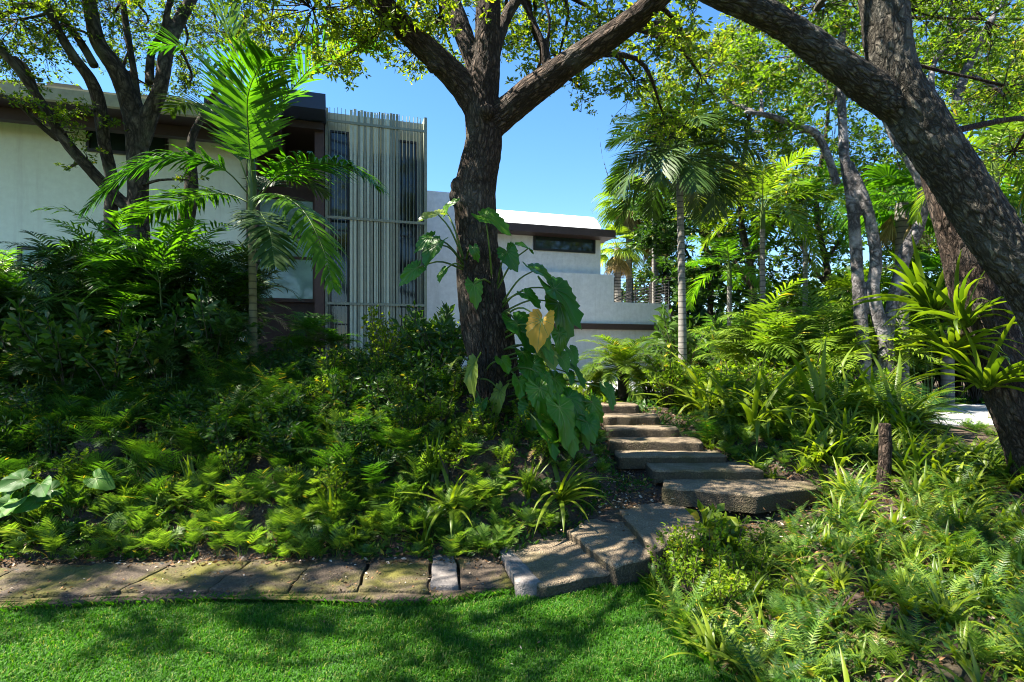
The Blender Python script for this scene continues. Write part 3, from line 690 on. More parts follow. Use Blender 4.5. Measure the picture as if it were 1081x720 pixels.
pb = P(524, 470, D); base_main = (pb[0], pb[1], gz(pb[0], pb[1]))
oak_main = big_tree('oak_tree', 'large central oak with forked limbs, its trunk hung with philodendron leaves', base_main, [L1, L2, L3, L4, L5, L6, L7], M['oak_bark'], M['oak_leaf'], cl, .016, .014, (13, 3.5), .075, knots=kn)

# right oak (leaning)
D = 4.7
R1 = LP([(1200, 640, 46, D+.1), (1176, 560, 36, D), (1156, 480, 31, D), (1134, 400, 30, D), (1102, 320, 29, D), (1056, 256, 27.5, D), (1012, 190, 27, D), (977, 138, 26.5, D), (948, 88, 26, D), (938, 40, 24, D), (932, -10, 24, D), (915, -80, 21, D), (890, -180, 14, D-.2), (880, -300, 7, D-.4)])
R2 = LP([(955, 118, 19, D), (930, 101, 19.5, D), (900, 78, 18, D-.05), (868, 54, 17, D-.1), (832, 28, 15.5, D-.15), (795, 8, 15, D-.25), (750, -12, 14, D-.3), (690, -50, 11, D-.4), (600, -130, 7, D-.6)])
R3 = LP([(965, -20, 14, D), (1010, -90, 12, D+.3), (1060, -190, 8, D+.5)])
cl = []
for k in range(22):
    x = rng.uniform(-.5, 6); y = rng.uniform(1.8, 6); z = max(EYE+405/F*y+.35, 5.2) + rng.uniform(.1, 1.8)
    cl.append((np.array((x, y, z)), rng.uniform(.5, .8), 12))
for a in [(800, -5, 5.0, .25, 6), (835, 12, 5.1, .22, 5), (960, 8, 5.6, .4, 8), (1000, -10, 5.4, .5, 10), (740, -10, 5.2, .3, 6), (870, 5, 5.6, .35, 8)]: cl.append(cpx(*a))
pb = P(1112, 480, D); base_r = (pb[0], pb[1], gz(pb[0], pb[1])-.3)
oak_r = big_tree('oak_tree', 'leaning rough-barked oak with a knot at its fork, at the right edge', base_r, [thin(R1, .9), thin(R2, .92), R3], M['oak_bark_grey'], M['oak_leaf'], cl, .013, .016, (16, 6), .055, knots=[(P(940, 108, D-.06), .09)])
# second trunk behind the leaning oak
D = 6.0
Q1 = LP([(1116, 540, 34, D), (1092, 470, 26, D), (1070, 415, 25, D), (1048, 360, 24, D), (1030, 305, 23, D), (1018, 262, 21, D), (1006, 220, 19, D), (988, 165, 17, D+.1), (962, 100, 15, D+.2), (945, 30, 14, D+.3), (938, -60, 12, D+.5), (945, -200, 6, D+.8)])
cl = [cpx(*a) for a in [(1040, 20, 7.5, .7, 14), (1060, 90, 7.6, .6, 12), (1000, -20, 7.2, .8, 14), (1080, -60, 7.2, .9, 16), (1070, 160, 8, .5, 10)]]
pb = P(1084, 460, D); b2 = (pb[0], pb[1], gz(pb[0], pb[1]))
big_tree('oak_tree', 'dark leaning trunk behind the right-hand oak, carrying strap-leaved air plants', b2, [Q1], M['oak_bark'], M['bg_leaf'], cl, .02, .015, (13, 5), .06)

# left multi-stem tree
D = 9.6
T1 = LP([(150, 330, 16, D), (147, 260, 14, D), (146, 200, 13, D), (145, 150, 14, D), (140, 115, 14, D), (124, 75, 12, D-.1), (104, 45, 10, D-.2), (95, 5, 9, D-.3), (88, -50, 7, D-.5), (70, -140, 4, D-.7)])
T2 = LP([(150, 152, 10, D), (158, 122, 11, D), (170, 90, 9.5, D), (176, 55, 8.5, D+.1), (190, 20, 8, D+.3), (215, -20, 6, D+.5), (260, -90, 4, D+.8)])
T3 = LP([(120, 280, 9, D), (117, 230, 8.5, D), (118, 190, 8, D), (110, 150, 8, D-.1), (105, 110, 8.5, D-.2), (96, 85, 8, D-.3), (78, 60, 6.5, D-.4), (58, 25, 5.5, D-.5), (45, -10, 5, D-.6), (30, -80, 3, D-.8)])
T4 = LP([(138, 222, 9, D), (120, 205, 8, D-.1), (98, 182, 7.5, D-.3), (70, 150, 7, D-.5), (45, 110, 6, D-.7), (20, 75, 5.5, D-.9), (0, 52, 5, D-1), (-40, 10, 4, D-1.3), (-90, -60, 2, D-1.5)])
T5 = LP([(62, 148, 4, D-.5), (40, 130, 3.6, D-.7), (22, 112, 3.2, D-.9), (0, 100, 3, D-1), (-40, 85, 2, D-1.1)])
T6 = LP([(146, 118, 6, D), (142, 80, 4.5, D), (136, 45, 4.5, D), (130, 5, 4, D), (120, -60, 2, D)])
T7 = LP([(158, 88, 6, D), (160, 55, 5, D+.1), (172, 32, 4, D+.1), (180, 0, 4, D+.1), (200, -60, 2, D)])
T8 = LP([(100, 70, 6, D-.2), (82, 40, 5, D-.2), (60, 15, 5, D-.2), (30, 5, 4, D-.3), (0, 18, 3, D-.3)])
T9 = LP([(45, 115, 3, D-.6), (30, 75, 3.5, D-.8), (15, 60, 3, D-.9)])
cl = [cpx(*a) for a in [(20, 20, 9, .9, 26), (45, 45, 9.4, .6, 16), (10, 60, 9.2, .5, 12), (120, 15, 9.8, .9, 26), (70, -10, 9.2, 1.0, 28), (150, 30, 10.8, .7, 18), (190, 60, 11.1, .6, 14), (200, 88, 11, .35, 9),
      (205, 20, 11.2, .7, 18), (170, -20, 9.8, .9, 22), (230, 35, 11.4, .6, 14), (-30, -10, 8.8, 1.0, 24), (120, 60, 10.3, .35, 7), (255, 5, 11.2, .7, 16), (20, -50, 9, 1.1, 26), (140, -70, 9.5, 1.1, 26), (-60, 40, 8.5, .8, 18), (165, 95, 10.9, .25, 5), (35, 85, 9.0, .2, 4), (215, -60, 11.2, 1.0, 24)]]
cl2 = [cpx(*a) for a in [(60, 120, 8.8, .22, 4), (85, 112, 9, .18, 3), (30, 105, 8.6, .2, 3), (75, 140, 9.0, .15, 2), (92, 165, 9.2, .18, 2), (70, 180, 9.2, .12, 1), (205, 190, 9.3, .3, 2), (118, 128, 9.4, .12, 2), (100, 118, 9.4, .12, 2)]]
for k in range(10):
    x = rng.uniform(-10, -3); y = rng.uniform(7, 12); cl.append((np.array((x, y, EYE+400/F*y+rng.uniform(.3, 1.5))), 1.0, 16))
cl += over(34, -7.5, -.9, 6.2, 8.6, 7.2, 9.2, .6, .95, 20)
pb = P(150, 300, D); b3 = (pb[0], pb[1], gz(pb[0], pb[1]))
big_tree('garden_tree', 'many-stemmed smooth-barked tree standing before the pale green wall, left', b3, [thin(t, .76) for t in (T1, T2, T3, T4, T5, T6, T7, T8, T9)], M['smooth_bark'], M['oak_leaf'], cl + cl2, .02, .008, (8, 4), .062, br=.022)
# slim leaning tree between it and the palm
D = 10.2
U1 = LP([(178, 330, 10, D), (185, 275, 8, D), (196, 235, 8, D), (202, 200, 7, D), (202, 170, 5, D), (203, 145, 4, D), (218, 115, 3.5, D+.1), (232, 88, 3, D+.2), (245, 60, 2.5, D+.3), (262, 10, 2, D+.4)])
cl = [cpx(*a) for a in [(215, 205, 10, .2, 1), (250, 40, 10.8, .5, 10), (190, 185, 10, .2, 1)]]
pb = P(178, 320, D); b4 = (pb[0], pb[1], gz(pb[0], pb[1]))
big_tree('garden_tree', 'thin leaning tree with sparse leaves behind the tall left palm', b4, [U1], M['smooth_bark'], M['oak_leaf'], cl, .02, .006, (8, 4), .055, br=.014)

# ---- background trees on the right
def pale_tree(name, label, limbs, clusters, base_px, D, leafm='bg_leaf', barkm='pale_bark', leaf=.11, ns=44, voxel=.025):
    pb = P(base_px[0], base_px[1], D); b = (pb[0], pb[1], gz(pb[0], pb[1]))
    L_ = [LP(l) for l in limbs]
    pts, rr = L_[0]; pts.insert(0, np.array((pts[0][0]-.02, pts[0][1], b[2]-.15))); rr.insert(0, rr[0]*1.15)
    return big_tree(name, label, b, L_, M[barkm], M[leafm], [cpx(*a) for a in clusters], voxel, .01, (7, 5), leaf, br=.03, nleaf=ns)
D = 11.0
pale_tree('grey_stemmed_tree', 'tree with three smooth grey stems in the right garden beyond the strappy clump',
    [[(912, 420, 9, D), (911, 380, 8, D), (909, 340, 6.5, D), (906, 300, 6, D), (903, 250, 6, D), (899, 210, 5.5, D), (892, 170, 5, D), (889, 120, 4.5, D), (887, 60, 4, D), (895, -20, 3, D)],
     [(930, 425, 11, D-.1), (932, 395, 9, D-.1), (935, 365, 7.5, D-.1), (927, 335, 6.5, D-.1), (922, 305, 6, D-.1), (925, 275, 6, D-.1), (920, 240, 5.5, D-.1), (911, 205, 5, D-.1), (897, 172, 3.5, D)],
     [(931, 400, 7, D-.1), (938, 350, 5.5, D-.1), (942, 320, 5.5, D-.1), (949, 292, 6, D-.1), (957, 264, 6.5, D-.1), (970, 238, 6, D-.1), (974, 200, 5.5, D-.1), (960, 168, 5, D), (942, 142, 4, D+.2), (925, 100, 3.5, D+.3)],
     [(884, 195, 4, D), (872, 160, 4, D), (860, 140, 4, D), (838, 132, 3.5, D-.1), (812, 122, 3, D-.2), (786, 118, 2, D-.3)],
     [(968, 185, 5, D), (985, 165, 4.5, D), (1005, 135, 5, D), (1012, 100, 4.5, D), (1028, 55, 4, D), (1050, 15, 3, D), (1075, -20, 2, D)],
     [(1004, 130, 3.5, D), (985, 100, 3.5, D), (985, 70, 3, D), (1000, 40, 2.5, D), (1005, 0, 2, D)]],
    [(840, 60, 11, .9, 18), (870, 100, 11.8, .8, 14), (800, 90, 11, .6, 12), (820, 140, 11.2, .6, 10), (990, 60, 11.5, .9, 16), (1040, 40, 11.5, .9, 18), (1060, 110, 11.5, .8, 16), (1000, 0, 11, 1.0, 18), (900, 30, 11.5, .9, 16), (1010, 180, 12, .6, 10), (780, 60, 11.4, .6, 12), (930, 0, 11, .9, 14), (860, 10, 11, .9, 16)],
    (926, 425), D)
D = 14.5
bgt = [
 ('dark rounded tree seen past the terrace railing end', 'dark_leaf', 700, 24, [(668, 318, 1.0, 16), (695, 290, 1.3, 20), (690, 335, 1.2, 18), (725, 300, 1.3, 20), (735, 340, 1.2, 18), (710, 250, 1.2, 14)]),
 ('broad yellow-green tree in the right background behind the tall grey palm', 'bg_leaf_y', 790, 15.5, [(740, 60, .9, 20), (790, 95, 1.1, 22), (760, 130, 1.0, 18), (830, 150, 1.0, 18), (700, 95, .7, 12), (800, 200, 1.1, 18), (760, 215, 1.0, 16), (840, 215, 1.0, 16), (725, 140, .8, 14), (800, 30, 1.2, 22)]),
 ('dark leafy tree rising behind the terrace railing', 'dark_leaf', 745, 19, [(760, 190, 1.4, 22), (730, 230, 1.3, 22), (780, 250, 1.4, 24), (740, 290, 1.3, 22), (700, 250, .9, 16), (800, 300, 1.4, 22), (690, 215, .7, 10)]),
 ('green shade tree between the two grey stems and the right palms', 'bg_leaf', 870, 17, [(860, 90, 1.3, 22), (880, 150, 1.3, 22), (850, 200, 1.3, 22), (900, 230, 1.3, 20), (850, 270, 1.3, 20), (930, 170, 1.2, 18), (900, 60, 1.2, 20), (830, 330, 1.2, 18)]),
 ('tall airy tree behind the leaning oak trunk', 'bg_leaf', 1010, 15, [(1000, 100, 1.2, 20), (1050, 60, 1.2, 22), (1070, 150, 1.2, 22), (1010, 200, 1.1, 18), (980, 260, 1.1, 18), (1070, 230, 1.2, 20), (960, 60, 1.0, 16), (950, 120, 1.0, 14), (1040, -10, 1.3, 22)]),
 ('dark bushy tree at the back beneath the grey-stemmed tree', 'dark_leaf', 960, 20, [(940, 200, 1.5, 20), (980, 250, 1.5, 22), (930, 290, 1.5, 22), (1010, 300, 1.5, 22), (880, 310, 1.5, 22), (1050, 290, 1.5, 20), (1090, 240, 1.5, 20), (990, 340, 1.5, 20), (1070, 350, 1.5, 20), (930, 350, 1.3, 18), (860, 360, 1.2, 16)]),
 ('sunlit bright tree at the far right edge behind the oak', 'bg_leaf_y', 1090, 13, [(1090, 40, 1.0, 16), (1060, 90, .8, 12), (1100, 130, 1.0, 16), (1085, 190, .9, 14), (1110, 260, 1, 14), (1130, 60, 1.2, 14)]),
 ('dark distant tree closing the gap right of the terrace', 'dark_leaf', 800, 26, [(720, 200, 1.8, 18), (780, 190, 2.0, 20), (840, 240, 2.0, 22), (900, 200, 2, 20), (960, 220, 2, 20), (760, 300, 2.0, 22), (840, 330, 2.0, 22), (920, 340, 2.0, 22), (1000, 330, 2, 22), (1080, 320, 2, 20), (1040, 260, 2, 18), (1130, 260, 2.2, 20)]),
]
for lab_, lm, bx, D, cc in bgt:
    big = D > 18
    top = min(c[1] for c in cc)
    limbs = [[(bx, 400, 70/D, D), (bx+5, 300, 62/D, D), (bx-8, 220, 50/D, D), (bx+4, top+60, 36/D, D), (bx, top, 20/D, D)]]
    limbs.append([(bx, 280, 40/D, D), (bx+35, 220, 30/D, D-.3), (bx+60, 150, 20/D, D-.4), (bx+80, 100, 10/D, D-.5)])
    limbs.append([(bx, 300, 40/D, D), (bx-35, 240, 30/D, D+.3), (bx-60, 180, 20/D, D+.4), (bx-70, 130, 10/D, D+.5)])
    pale_tree('shade_tree', lab_, limbs, [(a, b, D+rnd(-.7, .7), r, int(n*(1.25 if not big else 1))) for a, b, r, n in cc], (bx, 400), D, lm, 'smooth_bark', .12 if not big else .2, 44 if not big else 40, .05)

# ------------------------------------------------------------------ palms
def frond(mb, pts, llen, width=.03, n=34, m=0, droop=.35, vee=.5, start=.18, fwd=.75, stalk=.012, sm=1, seg=3, jit=.12, twist=0):
    """pinnate frond: rachis through pts, narrow leaflets on both sides"""
    p, r = spline(pts, np.linspace(stalk, stalk*.25, len(pts)), 22); tube(mb, p, r, 4, sm, cap=False)
    T, _, _ = frames(p); L_ = np.linspace(0, 1, len(p))
    V = []; Fq = []
    cc = 0
    for k in range(n):
        t = start + (1-start)*(k+.5)/n; i = t*(len(p)-1); i0 = min(int(i), len(p)-2); f = i-i0
        b = p[i0]*(1-f) + p[i0+1]*f; tg = nz(T[i0]*(1-f)+T[i0+1]*f)
        up = np.array((0, 0, 1.)); side = nz(np.cross(tg, up) if abs(tg[2]) < .98 else np.cross(tg, (0, 1., 0))); upn = np.cross(side, tg)
        if twist: ca, sa = math.cos(twist), math.sin(twist); side, upn = side*ca+upn*sa, upn*ca-side*sa
        ll = llen * (math.sin(math.pi*min(1, (.18 + .80*(t-start)/(1-start)))))**.6 * rnd(.9, 1.08)
        for s in (-1, 1):
            d = nz(side*s + tg*(fwd*(.6+.8*t)) + upn*vee + rng.standard_normal(3)*jit)
            q = b.copy(); w = width*rnd(.85, 1.1); wd = nz(np.cross(d, upn)); pr = []
            for j in range(seg+1):
                u = j/seg; ww = w*(.45 + .55*min(1, u*4) if u < .3 else max(0.03, 1-((u-.3)/.7)**1.6))*.5
                pr.append((q - wd*ww, q + wd*ww)); d = nz(d + np.array((0, 0, -droop*(.5+u)))*(1/seg)); q = q + d*ll/seg
            for a_, b_ in pr: V.append(a_); V.append(b_)
            for j in range(seg): Fq.append((cc+2*j, cc+2*j+1, cc+2*j+3, cc+2*j+2))
            cc += 2*(seg+1)
    mb.add(V, Fq, m)
def arch(base, az, el, L_, sag, n=6):
    """arching rachis from base: starts at elevation el, bends down by sag radians over its length"""
    pts = [np.array(base, float)]; e = el
    for k in range(n): pts.append(pts[-1] + np.array((math.cos(az)*math.cos(e), math.sin(az)*math.cos(e), math.sin(e)))*L_/n); e -= sag/n
    return pts
# tall left palm
D = 8.2
root = empty('feather_palm', (0, 0, 0), 'tall slender bright green palm in the left bank, its fronds spread over the facade', 'palm')
tb = P(267, 400, D); zb_ = gz(tb[0], tb[1]); root.location = (tb[0], tb[1], zb_); base = np.array((tb[0], tb[1], zb_))
mb = MB(); p, r = spline([(0, 0, -.05), (.0, 0, .4), (.0, .0, 1.2), (-.02, 0, P(0, 235, D)[2]-zb_)], [.075, .062, .055, .05], 40)
r = r*(1+.04*np.sin(np.arange(40)*2.1)); tube(mb, p, r, 12); mb.build('trunk', M['palm_trunk'], root)
mb = MB(); p, r = spline([(-.02, 0, P(0, 237, D)[2]-zb_), (-.01, 0, P(0, 200, D)[2]-zb_), (-.02, 0, P(0, 165, D)[2]-zb_), (-.05, 0, P(0, 120, D)[2]-zb_)], [.055, .06, .045, .015], 14); tube(mb, p, r, 10); mb.build('crownshaft', M['petiole'], root)
def fr(ctrl, mat_='palm', **k):
    mb = MB(); frond(mb, [P(a, b, D+dd)-base for a, b, dd in ctrl], **k); mb.build('frond', [M[mat_], M['petiole']], root)
fr([(266, 190, 0), (262, 130, -.1), (250, 60, -.25), (232, 0, -.35), (208, -70, -.6), (180, -130, -.9)], 'palm_y', llen=.85, width=.052, n=59, vee=.15, droop=.15, fwd=1.0, twist=.5)
fr([(266, 195, 0), (275, 150, .05), (300, 105, .1), (340, 62, .0), (385, 48, -.2), (410, 60, -.3)], 'palm', llen=.72, width=.052, n=55, vee=.35, droop=.2, fwd=.9)
fr([(268, 200, 0), (262, 140, -.3), (262, 100, -.5), (275, 70, -.7), (290, 60, -1)], 'palm', llen=.75, width=.052, n=52, vee=.3, droop=.25)
fr([(268, 215, 0), (295, 185, -.2), (335, 172, -.45), (375, 180, -.6), (405, 202, -.7)], 'palm', llen=.7, width=.052, n=57, vee=.35, droop=.9)
fr([(268, 218, 0), (290, 205, -.5), (318, 220, -.9), (340, 260, -1.2), (352, 305, -1.35)], 'palm', llen=.56, width=.045, n=50, vee=.1, droop=.9)
fr([(265, 208, 0), (235, 178, -.2), (190, 165, -.5), (140, 178, -.8), (88, 222, -1.1)], 'palm', llen=.72, width=.052, n=61, vee=.25, droop=.9)
fr([(265, 215, 0), (240, 205, .1), (205, 208, .2), (165, 222, .3), (128, 232, .35)], 'palm', llen=.66, width=.052, n=52, vee=.3, droop=.8)
fr([(265, 195, 0), (252, 130, .2), (225, 75, .3), (188, 48, .3), (160, 52, .2)], 'palm', llen=.7, width=.05, n=50, vee=.25, droop=.4)
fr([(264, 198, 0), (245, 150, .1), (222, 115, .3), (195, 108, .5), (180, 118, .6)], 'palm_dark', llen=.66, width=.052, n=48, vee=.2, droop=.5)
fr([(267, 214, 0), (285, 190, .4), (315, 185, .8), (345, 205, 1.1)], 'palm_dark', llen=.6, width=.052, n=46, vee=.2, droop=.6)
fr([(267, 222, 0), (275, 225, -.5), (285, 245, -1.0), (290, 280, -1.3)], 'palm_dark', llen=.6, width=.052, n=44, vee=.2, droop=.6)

def palm(name, label, cat, x, y, h, nfr, flen, llen, leafm, trunkm, tr=.07, group=None, lean=0, dead=0, width=.04, nl=30, el=(0.1, 1.3), sag=1.5, droop=.7):
    z = gz(x, y); root = empty(name, (x, y, z), label, cat, group)
    mb = MB(); p, r = spline([(0, 0, -.1), (lean*.2, 0, h*.4), (lean*.6, 0, h*.75), (lean, 0, h)], [tr*1.3, tr, tr*.9, tr*.85], 30); tube(mb, p, r, 10); mb.build('trunk', trunkm, root)
    mb = MB(); tube(mb, [(lean, 0, h-.05), (lean, 0, h+.25), (lean, 0, h+.6)], [tr*.95, tr*.9, .02], 8); mb.build('crownshaft', M['petiole'], root)
    for k in range(nfr):
        mb = MB(); az = k*2.39996 + rnd(-.2, .2); e = el[0] + (el[1]-el[0])*(k/max(1, nfr-1))
        frond(mb, arch((lean, 0, h+.35), az, e, flen*rnd(.85, 1.1), sag*rnd(.8, 1.2)), llen, width, nl, droop=droop, vee=.25, stalk=.014); mb.build('frond', [leafm, M['petiole']], root)
    for k in range(dead):
        mb = MB(); az = rnd(0, 6.28); frond(mb, arch((lean, 0, h+.05), az, -.3, flen*.8, 1.2), llen*.8, width, nl, droop=1.5, vee=-.2, stalk=.014); mb.build('dead_frond', [M['dead_frond'], M['dead_frond']], root)
    return root
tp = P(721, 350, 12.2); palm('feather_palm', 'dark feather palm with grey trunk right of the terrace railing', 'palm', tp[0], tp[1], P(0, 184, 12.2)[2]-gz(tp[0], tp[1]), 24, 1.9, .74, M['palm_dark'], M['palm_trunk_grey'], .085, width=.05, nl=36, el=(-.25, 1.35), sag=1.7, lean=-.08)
for (px, py, d, h, nf, fl, ll, lm, lb) in [
    (805, 240, 13.2, 3.0, 11, 2.0, .55, 'palm_y', 'yellow-green palm leaning over the strappy clump, right of the dark feather palm'),
    (850, 235, 15.5, 3.6, 11, 2.0, .55, 'palm', 'mid green palm tucked behind the grey-stemmed tree'),
    (1050, 190, 9.5, 3.3, 10, 1.6, .5, 'palm_y', 'sunlit yellow palm visible right of the leaning oak trunk'),
    (1075, 250, 11, 2.6, 10, 1.6, .5, 'palm', 'low green palm at the right edge behind the oaks'),
    (955, 250, 14, 3.4, 11, 2.0, .55, 'palm', 'feathery palm between the grey stems and the leaning oak'),
    (770, 300, 14.5, 1.6, 10, 1.7, .5, 'palm', 'short palm between the dark feather palm and the yellow-green palm'),
    (690, 160, 21, 5.2, 10, 2.0, .5, 'palm_dark', 'distant palm behind the roof end of the house')]:
    tp = P(px, 400, d); palm('feather_palm', lb, 'palm', tp[0], tp[1], P(0, py, d)[2]-gz(tp[0], tp[1]), nf, fl, ll, M[lm], M['palm_trunk_grey'], .07, width=.045, nl=28, el=(-.1, 1.3))

# fan palms
def fan_leaf(mb, base, d, R_, n=26, m=0, spread=2.6, droop=.25, stalk=None, up=(0, 0, 1.), cup=.25):
    d = nz(d); up = np.asarray(up, float); side = nz(np.cross(d, up)); nrm = np.cross(side, d)
    V = []; Fq = []; c = 0
    if stalk is not None: tube(mb, [stalk, (np.asarray(stalk)+base)/2+np.array((0, 0, .05)), base], [.012, .01, .008], 4, m, cap=False)
    for k in range(n):
        a = -spread/2 + spread*k/(n-1); dv = math.cos(a)*d + math.sin(a)*side; wv = -math.sin(a)*d + math.cos(a)*side
        L_ = R_*(.72+.28*math.cos(a*.6))*rnd(.9, 1.05); w = R_*spread/n*.56
        rows = [(0.02, .04), (.5, .5), (.75, .42), (1, .03)]
        for u, ww in rows:
            q = base + dv*L_*u + nrm*(cup*R_*(u*u)*.3) - np.array((0, 0, 1.))*droop*R_*u**3
            V.append(q - wv*w*ww + nrm*w*.1*((k % 2)*2-1)); V.append(q + wv*w*ww - nrm*w*.1*((k % 2)*2-1))
        for j in range(3): Fq.append((c+2*j, c+2*j+1, c+2*j+3, c+2*j+2))
        c += 8
    mb.add(V, Fq, m)
def fan_palm(label, x, y, h, n, R_, m, skirt=0, tr=.13, group=None):
    z = gz(x, y); root = empty('fan_palm', (x, y, z), label, 'palm', group)
    mb = MB(); tube(mb, [(0, 0, -.1), (0, 0, h*.5), (0, 0, h)], [tr*1.1, tr, tr], 10); mb.build('trunk', M['palm_trunk_grey'], root)
    mb = MB()
    for k in range(n):
        az = k*2.4+rnd(-.2, .2); e = -.4+1.7*k/n; s = rnd(.5, .8)*R_*1.1
        b = np.array((math.cos(az)*math.cos(e)*s, math.sin(az)*math.cos(e)*s, h+math.sin(e)*s)); fan_leaf(mb, b, (math.cos(az)*math.cos(e), math.sin(az)*math.cos(e), math.sin(e)-.3), R_*rnd(.85, 1.1), 22, stalk=np.array((0, 0, h)), droop=.4)
    mb.build('crown', m, root)
    if skirt:
        mb = MB()
        for k in range(skirt):
            az = rnd(0, 6.28); zz_ = h-rnd(.1, .7); s = tr+.12
            fan_leaf(mb, np.array((math.cos(az)*s, math.sin(az)*s, zz_)), (math.cos(az)*.35, math.sin(az)*.35, -1), R_*.75, 14, spread=1.3, droop=.1, stalk=np.array((0, 0, zz_+.2)))
        mb.build('dead_skirt', M['dead_frond'], root)
    return root
for (px, py, d, R_, n, sk, m, lb) in [
    (664, 215, 23, .95, 26, 22, 'palm_y', 'shaggy fan palm with dead skirt just right of the house roof'),
    (652, 262, 22.5, .8, 18, 18, 'palm_y', 'lower shaggy fan palm above the terrace railing'),
    (692, 250, 23.5, .85, 18, 16, 'palm_y', 'fan palm with hanging dead leaves behind the terrace railing'),
    (952, 215, 12.5, .75, 20, 6, 'palm', 'dark fan palm beyond the grey-stemmed tree'),
    (1000, 300, 13, .7, 16, 4, 'palm', 'fan palm framed between the grey stems and the leaning oak'),
    (905, 320, 13.5, .7, 16, 8, 'palm_y', 'dry-leaved fan palm behind the strappy clump')]:
    tp = P(px, 400, d); fan_palm(lb, tp[0], tp[1], P(0, py, d)[2]-gz(tp[0], tp[1]), n, R_, M[m], sk)

# ------------------------------------------------------------------ prototypes of the understorey
def proto_fern(n, L_, w, leafm, el=(.5, 1.3), sag=1.4, nl=16, lw=.02, droop=.3, fwd=.5, name='fern'):
    mb = MB()
    for k in range(n):
        az = k*2.4+rnd(-.3, .3); l = L_*rnd(.65, 1.1)
        frond(mb, arch((rnd(-.03, .03), rnd(-.03, .03), 0), az, rnd(*el), l, sag*rnd(.7, 1.3), 5), w, lw, nl, droop=droop, vee=.1, start=.15, fwd=fwd, stalk=.004, sm=0, seg=1 if lw < .03 else 2, jit=.1)
    return mb.mesh(name)
def proto_hand(n, L_, leafm, name='wart'):
    """fern with lobed (hand like) fronds on tall stalks"""
    mb = MB()
    for k in range(n):
        az = k*2.4+rnd(-.4, .4); l = L_*rnd(.6, 1.1)
        frond(mb, arch((rnd(-.06, .06), rnd(-.06, .06), 0), az, rnd(.95, 1.56), l, rnd(.4, 1.25), 5), l*rnd(.34, .46), .021, 9, droop=.3, vee=.12, start=.36, fwd=.8, stalk=.004, sm=0, seg=2, jit=.08)
    return mb.mesh(name)
def proto_strap(n, L_, w, el=(.6, 1.5), sag=1.5, name='strap', m=0):
    mb = MB()
    for k in range(n):
        az = rnd(0, 6.283); e = rnd(*el); l = L_*rnd(.55, 1.1); p = np.array(arch((rnd(-.05, .05), rnd(-.05, .05), 0), az, e, l, sag*rnd(.5, 1.4), 6))
        sd_ = np.array((-math.sin(az), math.cos(az), 0)); u = np.linspace(0, 1, 7); ww = w*np.array([.7, 1, 1, .9, .75, .45, .04])*.5*rnd(.8, 1.2)
        tw = rnd(-.4, .4); sv = nz(np.array([sd_ + np.array((0, 0, tw*x)) for x in u]))
        nr = np.cross(sv, nz(np.gradient(p, axis=0)))
        V = np.concatenate([p - sv*ww[:, None] + nr*ww[:, None]*.35, p, p + sv*ww[:, None] + nr*ww[:, None]*.35]); Fq = []
        for j in range(6): Fq += [(j, 7+j, 8+j, j+1), (7+j, 14+j, 15+j, 8+j)]
        mb.add(V, Fq, m, True)
    return mb.mesh(name)
def proto_shrub(rad, h, nst, leaf, nleaf, asp=.5, name='shrub'):
    mb = MB()
    for k in range(nst):
        az = rnd(0, 6.28); t = np.array((math.cos(az)*rad*rnd(.2, 1), math.sin(az)*rad*rnd(.2, 1), h*rnd(.5, 1.05)))
        p, r = spline([(0, 0, 0), t*.5 + np.array((0, 0, .1*h)), t], [.01, .007, .003], 7); tube(mb, p, r, 3, 1, cap=False)
        nn = nleaf; f = rng.uniform(.35, 1, nn)**.7; i = (f*6).astype(int).clip(0, 5); pos = p[i] + (p[i+1]-p[i])*(f*6-i)[:, None]
        dr = nz(rng.standard_normal((nn, 3))*np.array((1, 1, .5)) + np.array((0, 0, .35))); pos = pos + dr*.03
        leafquads(mb, pos, dr, rng.uniform(.7, 1.3, nn)*leaf, asp=asp)
    return mb.mesh(name)
def proto_cane(n, h, L_, ll, name='cane', width=.035, nl=16):
    """clumping cane palm: many stems each with arching fronds"""
    mb = MB()
    for k in range(n):
        az = rnd(0, 6.28); bx_, by_ = rnd(-.25, .25), rnd(-.25, .25); hh = h*rnd(.35, .8)
        tx, ty = bx_+math.cos(az)*.15*h*.4, by_+math.sin(az)*.15*h*.4
        tube(mb, [(bx_, by_, 0), ((bx_+tx)/2, (by_+ty)/2, hh*.6), (tx, ty, hh)], [.018, .014, .012], 5, 1, cap=False)
        for j in range(5):
            a2 = j*2.4+rnd(0, 1); frond(mb, arch((tx, ty, hh), a2, rnd(.5, 1.35), L_*rnd(.7, 1.1), rnd(1, 1.9), 5), ll, width, nl, droop=.6, vee=.3, stalk=.006, seg=2)
    return mb.mesh(name)
